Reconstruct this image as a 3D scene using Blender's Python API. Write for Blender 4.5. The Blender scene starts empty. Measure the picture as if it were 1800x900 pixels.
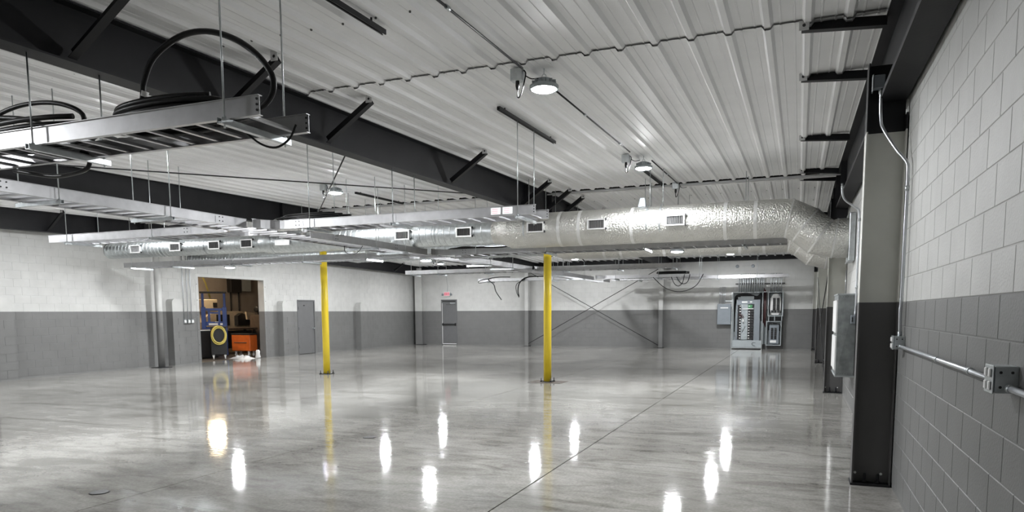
import bpy, bmesh, math, random
from mathutils import Vector, Matrix
random.seed(7)
S = bpy.context.scene
COL = S.collection

# ------------------------------------------------------------------ camera
cd = bpy.data.cameras.new('camera'); cam = bpy.data.objects.new('camera', cd); COL.objects.link(cam)
cd.sensor_fit = 'HORIZONTAL'; cd.sensor_width = 36.0
cd.lens = 1251.53 / 1800 * 36.0
cd.shift_y = 226.49 / 1800; cd.clip_start = 0.05; cd.clip_end = 200
yaw, pitch, roll = math.radians(21.8688), math.radians(-5.8260), math.radians(-0.2790)
fw = Vector((-math.sin(yaw) * math.cos(pitch), math.cos(yaw) * math.cos(pitch), math.sin(pitch)))
r0 = Vector((math.cos(yaw), math.sin(yaw), 0)); u0 = r0.cross(fw)
rr = math.cos(roll) * r0 + math.sin(roll) * u0; uu = -math.sin(roll) * r0 + math.cos(roll) * u0
cam.matrix_world = Matrix(((rr.x, uu.x, -fw.x, 0), (rr.y, uu.y, -fw.y, 0), (rr.z, uu.z, -fw.z, 1.6), (0, 0, 0, 1)))
S.camera = cam

# ------------------------------------------------------------------ world, exposure, lamp strength
w = bpy.data.worlds.new('world'); S.world = w; w.use_nodes = True
w.node_tree.nodes['Background'].inputs[0].default_value = (0.5, 0.52, 0.55, 1)
w.node_tree.nodes['Background'].inputs[1].default_value = 0.05
S.view_settings.view_transform = 'Standard'; S.view_settings.look = 'None'
S.view_settings.exposure = 0.78; S.view_settings.gamma = 1.0; S.view_settings.use_curve_mapping = False
LAMP = 720.0           # emission of the LED lenses
SHOP_LAMP = 22.0       # emission of the warm shop lamp

# ------------------------------------------------------------------ dimensions (metres; X right, Y into the hall, Z up)
XR, XL, YB, YF = 0.83, -18.05, 31.87, -0.9
YR = 15.48                     # ridge
HP = 1.6725                    # paint line
def ceilz(y): return 4.29 - 0.0235 * abs(y - YR)
def rafz(y): return 3.455 + 0.0165 * min(y, 2 * YR - y)

# ------------------------------------------------------------------ materials
MATS = {}
def nodes_of(name):
    m = bpy.data.materials.new(name); m.use_nodes = True; MATS[name] = m
    nt = m.node_tree; return m, nt, nt.nodes['Principled BSDF']
def noise(nt, scale, detail=4, coord='Object', stretch=None):
    tc = nt.nodes.new('ShaderNodeTexCoord'); n = nt.nodes.new('ShaderNodeTexNoise')
    n.inputs['Scale'].default_value = scale; n.inputs['Detail'].default_value = detail
    out = tc.outputs[coord]
    if stretch:
        mp = nt.nodes.new('ShaderNodeMapping'); mp.inputs['Scale'].default_value = stretch
        nt.links.new(out, mp.inputs[0]); out = mp.outputs[0]
    nt.links.new(out, n.inputs['Vector']); return n
def ramp(nt, src, stops):
    r = nt.nodes.new('ShaderNodeValToRGB'); e = r.color_ramp.elements
    e[0].position, e[0].color = stops[0][0], (*stops[0][1], 1); e[1].position, e[1].color = stops[-1][0], (*stops[-1][1], 1)
    for p, c in stops[1:-1]:
        x = e.new(p); x.color = (*c, 1)
    nt.links.new(src, r.inputs[0]); return r
def bump(nt, b, src, strength, dist=0.01):
    k = nt.nodes.new('ShaderNodeBump'); k.inputs['Strength'].default_value = strength; k.inputs['Distance'].default_value = dist
    nt.links.new(src, k.inputs['Height']); nt.links.new(k.outputs[0], b.inputs['Normal']); return k
def mat(name, c, rough=0.5, metal=0.0, var=0.08, scale=6, bmp=0.0, bscale=80, rvar=0.0, spec=0.5, bdist=0.01):
    m, nt, b = nodes_of(name)
    b.inputs['Roughness'].default_value = rough; b.inputs['Metallic'].default_value = metal
    b.inputs['Specular IOR Level'].default_value = spec
    n = noise(nt, scale)
    lo = tuple(max(0, x * (1 - var)) for x in c); hi = tuple(min(1, x * (1 + var)) for x in c)
    r = ramp(nt, n.outputs[0], [(0.3, lo), (0.7, hi)]); nt.links.new(r.outputs[0], b.inputs['Base Color'])
    if rvar:
        q = ramp(nt, n.outputs[0], [(0.3, (max(0, rough - rvar),) * 3), (0.7, (rough + rvar,) * 3)])
        nt.links.new(q.outputs[0], b.inputs['Roughness'])
    if bmp: bump(nt, b, noise(nt, bscale, 3).outputs[0], bmp, bdist)
    return m
def two_tone(name, low, high, rough, bmp, bscale=70, var=0.06):
    """paint that changes colour at the painted line HP above the floor"""
    m, nt, b = nodes_of(name); b.inputs['Roughness'].default_value = rough
    g = nt.nodes.new('ShaderNodeNewGeometry'); sp = nt.nodes.new('ShaderNodeSeparateXYZ'); nt.links.new(g.outputs['Position'], sp.inputs[0])
    gt = nt.nodes.new('ShaderNodeMath'); gt.operation = 'GREATER_THAN'; gt.inputs[1].default_value = HP; nt.links.new(sp.outputs[2], gt.inputs[0])
    n = nt.nodes.new('ShaderNodeTexNoise'); n.inputs['Scale'].default_value = 3.0; n.inputs['Detail'].default_value = 5; nt.links.new(g.outputs['Position'], n.inputs['Vector'])
    ms = []
    for c in (low, high):
        r = ramp(nt, n.outputs[0], [(0.3, tuple(x * (1 - var) for x in c)), (0.7, tuple(x * (1 + var) for x in c))]); ms.append(r)
    mx = nt.nodes.new('ShaderNodeMix'); mx.data_type = 'RGBA'
    nt.links.new(gt.outputs[0], mx.inputs['Factor']); nt.links.new(ms[0].outputs[0], mx.inputs['A']); nt.links.new(ms[1].outputs[0], mx.inputs['B'])
    nt.links.new(mx.outputs['Result'], b.inputs['Base Color'])
    f = nt.nodes.new('ShaderNodeTexNoise'); f.inputs['Scale'].default_value = bscale; f.inputs['Detail'].default_value = 4; nt.links.new(g.outputs['Position'], f.inputs['Vector'])
    if bmp: bump(nt, b, f.outputs[0], bmp, 0.006)
    return m
def emit(name, c, s):
    m, nt, b = nodes_of(name); nt.nodes.remove(b); e = nt.nodes.new('ShaderNodeEmission')
    e.inputs[0].default_value = (*c, 1); e.inputs[1].default_value = s
    nt.links.new(e.outputs[0], nt.nodes['Material Output'].inputs[0]); return m

WALL = two_tone('block paint', (0.155, 0.155, 0.152), (0.52, 0.52, 0.505), 0.5, 0.35)
JOINT = two_tone('joint paint', (0.17, 0.17, 0.167), (0.51, 0.51, 0.495), 0.6, 0.2)
COLUMN = two_tone('column paint', (0.095, 0.093, 0.092), (0.60, 0.60, 0.555), 0.45, 0.0)
PALECOL = two_tone('pale column paint', (0.165, 0.165, 0.163), (0.54, 0.54, 0.525), 0.45, 0.0)
STEEL = mat('dark beam primer', (0.0125, 0.0125, 0.0145), 0.55, 0, 0.25, 2.5, 0.05, 40, spec=0.3)
DARK = mat('dark strut', (0.022, 0.022, 0.023), 0.5, 0.0, 0.2, spec=0.3)
CEIL = mat('white ceiling sheet', (0.84, 0.84, 0.84), 0.55, 0, 0.04, 1.2, spec=0.25)
PLATE = mat('white bracket paint', (0.6, 0.6, 0.6), 0.5, 0, 0.04)
SCREW = mat('screw', (0.12, 0.12, 0.12), 0.4, 0.6)
ALU = mat('aluminium', (0.50, 0.50, 0.51), 0.38, 1.0, 0.08, 9, 0.04, 60)
GALV = mat('galvanised steel', (0.56, 0.59, 0.60), 0.36, 1.0, 0.14, 14, 0.05, 50)
DULL = mat('dull zinc sheet', (0.30, 0.32, 0.32), 0.42, 1.0, 0.22, 9, 0.03, 30)
FOIL = mat('foil insulation', (0.64, 0.635, 0.605), 0.31, 0.96, 0.06, 6, 1.0, 34, bdist=0.022)
TAPE = mat('foil tape', (0.80, 0.80, 0.79), 0.34, 0.8, 0.04, 8, 0.4, 25)
CONDUIT = mat('conduit', (0.62, 0.64, 0.67), 0.32, 1.0, 0.05)
BOXGREY = mat('grey electrical enamel', (0.22, 0.245, 0.27), 0.4, 0.1, 0.05)
BOXPALE = mat('pale grey enamel', (0.38, 0.415, 0.43), 0.35, 0.1, 0.05)
BLACK = mat('black cable', (0.004, 0.004, 0.0045), 0.4, 0, 0.2, spec=0.3)
RUBBER = mat('black plastic', (0.014, 0.014, 0.015), 0.5, 0, 0.2)
WHITE = mat('white plastic', (0.78, 0.78, 0.77), 0.4, 0, 0.03)
YELLOW = mat('yellow enamel', (0.83, 0.62, 0.035), 0.35, 0, 0.05, 3)
BLUE = mat('blue enamel', (0.022, 0.055, 0.22), 0.4, 0, 0.15)
ORANGE = mat('orange enamel', (0.80, 0.17, 0.03), 0.4, 0, 0.08)
BEIGE = mat('beige machine enamel', (0.52, 0.44, 0.33), 0.45, 0, 0.1)
BROWN = mat('brown metal', (0.10, 0.072, 0.055), 0.55, 0, 0.2)
SHOPWALL = mat('tan shop wall', (0.30, 0.265, 0.24), 0.7, 0, 0.12, 2)
HOSE = mat('yellow hose', (0.72, 0.60, 0.16), 0.5, 0, 0.1)
RAG = mat('white rag', (0.66, 0.66, 0.65), 0.8, 0, 0.05)
DOORP = mat('grey door paint', (0.135, 0.136, 0.138), 0.4, 0, 0.05)
RED = mat('red letters', (0.75, 0.05, 0.08), 0.5)
PINK = mat('pale red sign face', (0.85, 0.38, 0.44), 0.4, 0, 0.03)
GREEN = mat('green label', (0.06, 0.25, 0.10), 0.5)
REDBROWN = mat('dark red wire', (0.06, 0.025, 0.025), 0.45)
GRILLE = mat('dark grille void', (0.045, 0.045, 0.045), 0.6, 0.0)
FIN = mat('grille blade', (0.16, 0.16, 0.16), 0.5, 0.4)
GLASS = mat('dark window glass', (0.02, 0.02, 0.02), 0.1)
LENS = emit('LED lens', (0.96, 0.98, 1.0), LAMP)
WARM = emit('warm shop lamp', (1.0, 0.78, 0.50), SHOP_LAMP)
SHOP_FILL = emit('unseen shop fill lamp', (1.0, 0.82, 0.62), SHOP_LAMP * 3)  # glow of the extra lamp added out of sight in the shop
GAP = mat('dark roof cavity', (0.02, 0.02, 0.02), 0.9)

def floor_material():
    m, nt, b = nodes_of('polished concrete')
    g = nt.nodes.new('ShaderNodeNewGeometry')
    def nz(scale, det, st=(1, 1, 1), dist=0.0):
        mp = nt.nodes.new('ShaderNodeMapping'); mp.inputs['Scale'].default_value = st; nt.links.new(g.outputs['Position'], mp.inputs[0])
        n = nt.nodes.new('ShaderNodeTexNoise'); n.inputs['Scale'].default_value = scale; n.inputs['Detail'].default_value = det
        n.inputs['Distortion'].default_value = dist; n.inputs['Roughness'].default_value = 0.62
        nt.links.new(mp.outputs[0], n.inputs['Vector']); return n
    big = nz(0.55, 6, (1.0, 1.0, 1), 0.6); sw = nz(1.3, 8, (0.5, 1.6, 1), 1.2); fine = nz(38, 5)
    a = ramp(nt, big.outputs[0], [(0.30, (0.225, 0.217, 0.202)), (0.50, (0.315, 0.306, 0.286)), (0.72, (0.40, 0.39, 0.367))])
    c = ramp(nt, sw.outputs[0], [(0.32, (0.50, 0.49, 0.47)), (0.43, (0.86, 0.86, 0.85)), (0.52, (1.0, 1.0, 1.0)), (0.75, (1.12, 1.12, 1.12))])
    mid = nz(4.5, 9, (0.7, 1.3, 1), 0.8)
    d0 = ramp(nt, fine.outputs[0], [(0.35, (0.80, 0.80, 0.80)), (0.6, (1.05, 1.05, 1.05))])
    d1 = ramp(nt, mid.outputs[0], [(0.34, (0.74, 0.73, 0.71)), (0.50, (0.97, 0.97, 0.965)), (0.68, (1.10, 1.10, 1.10))])
    d = nt.nodes.new('ShaderNodeMix'); d.data_type = 'RGBA'; d.blend_type = 'MULTIPLY'; d.inputs['Factor'].default_value = 1
    nt.links.new(d0.outputs[0], d.inputs['A']); nt.links.new(d1.outputs[0], d.inputs['B'])
    m1 = nt.nodes.new('ShaderNodeMix'); m1.data_type = 'RGBA'; m1.blend_type = 'MULTIPLY'; m1.inputs['Factor'].default_value = 1
    nt.links.new(a.outputs[0], m1.inputs['A']); nt.links.new(c.outputs[0], m1.inputs['B'])
    m2 = nt.nodes.new('ShaderNodeMix'); m2.data_type = 'RGBA'; m2.blend_type = 'MULTIPLY'; m2.inputs['Factor'].default_value = 1
    nt.links.new(m1.outputs['Result'], m2.inputs['A']); nt.links.new(d.outputs['Result'], m2.inputs['B'])
    nt.links.new(m2.outputs['Result'], b.inputs['Base Color'])
    r = ramp(nt, sw.outputs[0], [(0.3, (0.10,) * 3), (0.5, (0.05,) * 3), (0.8, (0.075,) * 3)]); nt.links.new(r.outputs[0], b.inputs['Roughness'])
    b.inputs['IOR'].default_value = 1.5
    bump(nt, b, nz(13, 3).outputs[0], 0.09, 0.01)
    return m
FLOOR = floor_material()
PATCH = mat('dark patch concrete', (0.075, 0.062, 0.05), 0.6, 0, 0.3, 7, 0.2, 30)

# ------------------------------------------------------------------ mesh helpers
class MB:
    def __init__(s): s.v = []; s.f = []; s.sm = []
    def add(s, vs, fs, smooth=False):
        o = len(s.v); s.v += [Vector(x) for x in vs]
        for f in fs: s.f.append(tuple(i + o for i in f)); s.sm.append(smooth)
        return s
    def box(s, x0, x1, y0, y1, z0, z1):
        vs = [(x0, y0, z0), (x1, y0, z0), (x1, y1, z0), (x0, y1, z0), (x0, y0, z1), (x1, y0, z1), (x1, y1, z1), (x0, y1, z1)]
        return s.add(vs, [(0, 3, 2, 1), (4, 5, 6, 7), (0, 1, 5, 4), (1, 2, 6, 5), (2, 3, 7, 6), (3, 0, 4, 7)])
    def bbox(s, x0, x1, y0, y1, z0, z1, b=0.01):
        """box with chamfered edges"""
        bm = bmesh.new(); bmesh.ops.create_cube(bm, size=1)
        bmesh.ops.scale(bm, vec=(x1 - x0, y1 - y0, z1 - z0), verts=bm.verts)
        bmesh.ops.translate(bm, vec=((x0 + x1) / 2, (y0 + y1) / 2, (z0 + z1) / 2), verts=bm.verts)
        bmesh.ops.bevel(bm, geom=bm.edges[:], offset=b, segments=1, affect='EDGES', profile=0.5)
        bm.verts.index_update()
        s.add([v.co.copy() for v in bm.verts], [[v.index for v in f.verts] for f in bm.faces]); bm.free(); return s
    def bar(s, a, b, wdt, hgt, up=(0, 0, 1)):
        """rectangular bar from a to b"""
        a, b = Vector(a), Vector(b); d = (b - a).normalized(); up = Vector(up)
        sd = d.cross(up)
        if sd.length < 1e-4: sd = d.cross(Vector((1, 0, 0)))
        sd.normalize(); u = sd.cross(d).normalized()
        vs = []
        for p in (a, b):
            for i, j in ((-1, -1), (1, -1), (1, 1), (-1, 1)): vs.append(p + sd * (i * wdt / 2) + u * (j * hgt / 2))
        return s.add(vs, [(0, 1, 2, 3), (4, 7, 6, 5), (0, 4, 5, 1), (1, 5, 6, 2), (2, 6, 7, 3), (3, 7, 4, 0)])
    def tube(s, path, r, n=8, closed=False, cap=True):
        P = [Vector(p) for p in path]; rs = r if isinstance(r, (list, tuple)) else [r] * len(P)
        rings = []; prev = None
        for i, p in enumerate(P):
            if closed: t = P[(i + 1) % len(P)] - P[i - 1]
            else: t = P[min(i + 1, len(P) - 1)] - P[max(i - 1, 0)]
            t.normalize()
            if prev is None:
                x = t.cross(Vector((0, 0, 1)))
                if x.length < 1e-3: x = t.cross(Vector((0, 1, 0)))
            else: x = prev - t * prev.dot(t)
            x.normalize(); prev = x; y = t.cross(x)
            rings.append([p + (x * math.cos(k * 2 * math.pi / n) + y * math.sin(k * 2 * math.pi / n)) * rs[i] for k in range(n)])
        vs = [q for ring in rings for q in ring]; fs = []
        m = len(P) if closed else len(P) - 1
        for i in range(m):
            a, b = i * n, ((i + 1) % len(P)) * n
            for k in range(n): fs.append((a + k, a + (k + 1) % n, b + (k + 1) % n, b + k))
        s.add(vs, fs, True)
        if cap and not closed:
            o = len(s.v) - len(vs)
            s.f.append(tuple(o + k for k in range(n))[::-1]); s.sm.append(False)
            s.f.append(tuple(o + (len(P) - 1) * n + k for k in range(n))); s.sm.append(False)
        return s
    def rod(s, a, b, r, n=8): return s.tube([a, b], r, n)
    def lathe(s, c, prof, n=20, ax='z', smooth=True):
        """prof: (radius, height) pairs around an axis through c"""
        vs = []
        for r, h in prof:
            for k in range(n):
                a = k * 2 * math.pi / n; p, q = r * math.cos(a), r * math.sin(a)
                vs.append({'z': (c[0] + p, c[1] + q, c[2] + h), 'x': (c[0] + h, c[1] + p, c[2] + q), 'y': (c[0] + q, c[1] + h, c[2] + p)}[ax])
        fs = []
        for i in range(len(prof) - 1):
            for k in range(n): fs.append((i * n + k, i * n + (k + 1) % n, (i + 1) * n + (k + 1) % n, (i + 1) * n + k))
        s.add(vs, fs, smooth); o = len(s.v) - len(vs)
        if prof[0][0] > 1e-5: s.f.append(tuple(o + k for k in range(n))[::-1]); s.sm.append(False)
        if prof[-1][0] > 1e-5: s.f.append(tuple(o + (len(prof) - 1) * n + k for k in range(n))); s.sm.append(False)
        return s
    def prism(s, pts, axis, a, b):
        """outline pts extruded along an axis; pts are the two other coordinates in xyz order"""
        def at(p, h): return {'x': (h, p[0], p[1]), 'y': (p[0], h, p[1]), 'z': (p[0], p[1], h)}[axis]
        n = len(pts); vs = [at(p, a) for p in pts] + [at(p, b) for p in pts]
        fs = [tuple(range(n))[::-1], tuple(range(n, 2 * n))] + [(i, (i + 1) % n, n + (i + 1) % n, n + i) for i in range(n)]
        return s.add(vs, fs)
    def mesh(s, name, m, off=Vector((0, 0, 0)), rot=None):
        me = bpy.data.meshes.new(name)
        me.from_pydata([tuple(v - off) for v in s.v], [], s.f); me.polygons.foreach_set('use_smooth', s.sm)
        bm = bmesh.new(); bm.from_mesh(me); bmesh.ops.recalc_face_normals(bm, faces=bm.faces); bm.to_mesh(me); bm.free()
        me.materials.append(m); me.update(); return me
    def build(s, name, m, parent=None, label=None, cat=None, group=None, kind=None, local=False):
        """link as ONE mesh object; world coordinates unless local; origin at the base of the mesh when top-level"""
        if parent is None:
            lo = [min(v[i] for v in s.v) for i in range(3)]; hi = [max(v[i] for v in s.v) for i in range(3)]
            off = Vector(((lo[0] + hi[0]) / 2, (lo[1] + hi[1]) / 2, lo[2]))
        else: off = Vector((0, 0, 0)) if local else origin(parent)
        o = bpy.data.objects.new(name, s.mesh(name, m, off)); COL.objects.link(o)
        if parent is None: o.location = off
        else: o.parent = parent
        return tag(o, label, cat, group, kind)
def origin(o):
    p = Vector(o.location)
    while o.parent: o = o.parent; p += Vector(o.location)
    return p
def tag(o, label=None, cat=None, group=None, kind=None):
    for k, v in (('label', label), ('category', cat), ('group', group), ('kind', kind)):
        if v: o[k] = v
    return o
def thing(name, loc, label, cat, group=None, rotz=0, kind=None):
    o = bpy.data.objects.new(name, None); COL.objects.link(o); o.location = loc; o.rotation_euler = (0, 0, rotz); o.empty_display_size = 0.1
    return tag(o, label, cat, group, kind)
def place(name, me, loc, parent):
    """a part that shares a mesh; loc in world coordinates"""
    o = bpy.data.objects.new(name, me); COL.objects.link(o); o.parent = parent; o.location = Vector(loc) - origin(parent); return o
def arc(c, r, a0, a1, n, plane='xy'):
    out = []
    for i in range(n + 1):
        a = math.radians(a0 + (a1 - a0) * i / n); p, q = r * math.cos(a), r * math.sin(a)
        out.append({'xy': (c[0] + p, c[1] + q, c[2]), 'xz': (c[0] + p, c[1], c[2] + q), 'yz': (c[0], c[1] + p, c[2] + q)}[plane])
    return out
def smooth_path(pts, n=6):
    """Catmull-Rom through pts"""
    P = [Vector(p) for p in pts]; P = [P[0] * 2 - P[1]] + P + [P[-1] * 2 - P[-2]]; out = []
    for i in range(1, len(P) - 2):
        for k in range(n):
            t = k / n; a, b, c, d = P[i - 1], P[i], P[i + 1], P[i + 2]
            out.append(0.5 * ((2 * b) + (c - a) * t + (2 * a - 5 * b + 4 * c - d) * t * t + (3 * b - a - 3 * c + d) * t ** 3))
    out.append(P[-2]); return out

# ================================================================== SETTING
# ---- floor: slabs with sawn joints on a dark bed
fl = MB().box(XL - 0.2, XR + 0.3, YF - 0.2, YB + 0.2, -0.3, -0.05).build('floor', GAP, kind='structure')
gx = [XL - 0.2, -14.9, -11.9, -8.62, -5.42, -2.27, XR + 0.3]; gy = [YF - 0.2, 7.3, 15.48, 23.6, YB + 0.2]
for i in range(len(gx) - 1):
    for j in range(len(gy) - 1):
        MB().box(gx[i] + 0.006, gx[i + 1] - 0.006, gy[j] + 0.005, gy[j + 1] - 0.005, -0.049, 0).build('floor_slab', FLOOR, fl)

# ---- block walls
BL, BH, Z0 = 0.4064, 0.2032, 0.044
BMESH = {}
def block_geo(L, face):
    """one concrete block, front face chamfered; origin at its back, centre, bottom"""
    d, c, j = 0.045, 0.003, 0.0025
    l2 = L / 2 - j; h0, h1 = j, BH - j
    back = [(-l2, 0, h0), (l2, 0, h0), (l2, 0, h1), (-l2, 0, h1)]
    mid = [(-l2, -d + c, h0), (l2, -d + c, h0), (l2, -d + c, h1), (-l2, -d + c, h1)]
    fr = [(-l2 + c, -d, h0 + c), (l2 - c, -d, h0 + c), (l2 - c, -d, h1 - c), (-l2 + c, -d, h1 - c)]
    vs = back + mid + fr; fs = [(8, 9, 10, 11)]
    for k in range(4):
        n = (k + 1) % 4; fs += [(k, n, 4 + n, 4 + k), (4 + k, 4 + n, 8 + n, 8 + k)]
    rot = {'-y': 0, '+x': math.pi / 2, '-x': -math.pi / 2, '+y': math.pi}[face]
    R = Matrix.Rotation(rot, 3, 'Z'); return [R @ Vector(v) for v in vs], fs
def block_wall(parent, face, plane, a0, a1, ztop, holes, near, limit=295):
    """blocks along the wall; the LIMIT nearest to NEAR are parts, the others one joined part"""
    items = []; k = 0
    while Z0 + (k + 1) * BH <= ztop + 1e-6:
        z = Z0 + k * BH; s = a0 - (BL / 2 if k % 2 else 0)
        while s < a1:
            segs = [(max(s, a0), min(s + BL, a1))]
            for h0, h1, hz in holes:
                if z < hz - 0.05:
                    ns = []
                    for p, q in segs:
                        if q <= h0 or p >= h1: ns.append((p, q))
                        else:
                            if p < h0: ns.append((p, h0))
                            if q > h1: ns.append((h1, q))
                    segs = ns
            items += [((p + q) / 2, z, round(q - p, 3)) for p, q in segs if q - p > 0.03]
            s += BL
        k += 1
    back = 0.045
    def pos(c, z):
        return {'-x': (plane + back, c, z), '+x': (plane - back, c, z), '-y': (c, plane + back, z), '+y': (c, plane - back, z)}[face]
    items.sort(key=lambda t: (Vector(pos(t[0], t[1])) - near).length)
    rest = MB()
    for i, (c, z, L) in enumerate(items):
        if i < limit:
            key = (face, L)
            if key not in BMESH:
                b = MB(); b.add(*block_geo(L, face)); BMESH[key] = b.mesh('block', WALL)
            place('block', BMESH[key], pos(c, z), parent)
        else:
            vs, fs = block_geo(L, face); o = Vector(pos(c, z)); rest.add([v + o for v in vs], fs)
    if rest.v: rest.build('block_courses', WALL, parent, kind='stuff')
TOP = 4.45
G = 0.0035
wr = MB().box(XR + G, XR + 0.25, YF, YB + 0.25, 0, TOP).build('wall_right', JOINT, kind='structure')
block_wall(wr, '-x', XR, YF, YB, TOP - 0.2, [], Vector((XR, 5.1, 1.6)))
wb = MB().box(XL - 0.25, -16.56, YB + G, YB + 0.25, 0, TOP).box(-16.56, -15.72, YB + G, YB + 0.25, 2.22, TOP).box(-15.72, XR + G, YB + G, YB + 0.25, 0, TOP).build('wall_back', JOINT, kind='structure')
block_wall(wb, '-y', YB, XL, XR, 3.95, [(-16.58, -15.70, 2.24)], Vector((-4, YB, 1.6)))
OY0, OY1, OZ = 17.78, 20.83, 2.79
wl = MB()
for a, b, z in ((YF, OY0 - 0.05, 0), (OY0 - 0.05, OY1 + 0.05, OZ + 0.05), (OY1 + 0.05, 22.68, 0), (22.68, 23.72, 2.10), (23.72, YB + G, 0)): wl.box(XL - 0.25, XL - G, a, b, z, TOP)
wl = wl.build('wall_left', JOINT, kind='structure')
block_wall(wl, '+x', XL, YF, YB, TOP - 0.2, [(OY0 - 0.12, OY1 + 0.12, OZ + 0.1), (22.66, 23.74, 2.12)], Vector((XL, 13.5, 1.6)))
MB().box(XL - 0.25, XR + 0.25, YF - 0.25, YF, 0, TOP).build('wall_front', WALL, kind='structure')
# steel trim of the opening
t = MB()
for y0, y1 in ((OY0 - 0.115, OY0), (OY1, OY1 + 0.115)): t.box(XL - 0.26, XL + 0.004, y0, y1, 0, OZ + 0.1)
t.box(XL - 0.26, XL + 0.004, OY0, OY1, OZ, OZ + 0.1)
tr = t.build('trim_1', PALECOL, kind='structure')
t = MB()
for y in (OY0 - 0.07, OY1 + 0.07):
    for z in (0.12, 0.6, 1.08, 1.56, 2.04, 2.55): t.lathe((XL, y, z), [(0.012, 0), (0.012, 0.012), (0.004, 0.016)], 8, 'x')
t.build('bolt_heads', SCREW, tr)

# masonry pilasters with a sloped cap on the left wall
def pilaster(y0, y1):
    q = [(y0, 0), (y1, 0), (y1, 1.90), (y1 - 0.015, 1.95), (y1 - 0.06, 1.985), (y0 + 0.16, 2.05), (y0 + 0.09, 2.055), (y0 + 0.035, 2.03), (y0 + 0.008, 1.98), (y0, 1.92)]
    return MB().prism(q, 'x', XL - 0.05, XL + 0.26).build('pilaster', JOINT, wl)
def pil_blocks(p, y0, y1):
    m = MB(); k = 0
    while Z0 + (k + 1) * BH < 1.85:
        z = Z0 + k * BH; cuts = [y0, y1] if k % 2 else [y0, (y0 + y1) / 2, y1]
        for a, c in zip(cuts, cuts[1:]):
            m.box(XL + 0.255, XL + 0.266, a + 0.004, c - 0.004, z + 0.004, z + BH - 0.004)
        k += 1
    m.build('block_faces', WALL, p)
for y0, y1 in ((11.18, 11.68), (16.46, 16.86), (21.5, 21.97), (26.58, 27.06)):
    p = pilaster(y0, y1); pil_blocks(p, y0, y1)

# ---- ceiling: ribbed sheets in runs that overlap
cl = MB().box(XL - 0.25, XR + 0.25, YF - 0.25, YB + 0.25, 4.52, 4.6).build('ceiling', GAP, kind='structure')
PITCH = 0.326
def sheet_profile():
    pr = []
    for k in range(3):
        o = k * PITCH; c = o + PITCH / 2
        pr += [(o, 0)]
        pr += [(c - 0.050, 0.0), (c - 0.024, -0.034), (c + 0.024, -0.034), (c + 0.050, 0.0)]
    pr += [(3 * PITCH, 0)]
    # two shallow stiffening ribs in every flat
    out = [pr[0]]
    for a, b in zip(pr, pr[1:]):
        if a[1] == 0 and b[1] == 0 and b[0] - a[0] > 0.09:
            m = (a[0] + b[0]) / 2; out += [(m - 0.010, 0), (m - 0.006, -0.005), (m + 0.006, -0.005), (m + 0.010, 0)]
        out.append(b)
    return out
PROF = sheet_profile()
def sheet_run(y0, y1, drop):
    x = -0.01 - PITCH * 1.5 - 3 * PITCH * 18
    while x < XR + 0.05:
        b = MB(); a0, a1 = y0, y1
        pts = [(px, pz) for px, pz in PROF if XL - 0.1 <= x + px <= XR + 0.08]
        if len(pts) > 2:
            n = len(pts); vs = []
            for yy in (a0, a1):
                for px, pz in pts: vs.append((x + px, yy, ceilz(yy) + pz - drop))
            fs = [(i, i + 1, n + i + 1, n + i) for i in range(n - 1)]
            b.add(vs, fs).build('ceiling_panel', CEIL, cl)
        x += 3 * PITCH
sheet_run(YF, 7.05, 0.0); sheet_run(6.86, 15.36, 0.018); sheet_run(15.62, 23.9, 0.006); sheet_run(23.7, YB, 0.0)
# screw heads in lines across the sheets (far too many and too small to pick apart)
m = MB()
for y in (5.35, 7.0, 8.55, 10.2, 11.75, 13.4, 15.1, 17.0, 18.6, 20.2):
    for k in range(57):
        x = -0.01 + PITCH * (k - 55) - 0.085
        if x > XR - 0.1 or x < XL + 0.2: continue
        z = ceilz(y) - 0.008
        m.lathe((x, y, z), [(0.011, 0.012), (0.011, -0.004), (0.005, -0.008)], 6)
m.build('screw_heads', SCREW, cl, kind='stuff')
# ridge angle
t = MB().box(XL, XR, 15.44, 15.50, 4.205, 4.252).box(XL, XR, 15.40, 15.60, 4.205, 4.211).build('trim_2', CEIL, kind='structure')
MB().box(XL, XR, 15.51, 15.57, 4.255, 4.5).build('closure_strip', GAP, t)
# dark eave beam along the back wall
MB().box(XL, XR, YB - 0.22, YB - 0.02, 3.72, 3.74).box(XL, XR, YB - 0.03, YB - 0.02, 3.74, 3.94).box(XL, XR, YB - 0.22, YB - 0.02, 3.9, 3.915) \
    .build('trim_3', STEEL, kind='structure')

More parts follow.
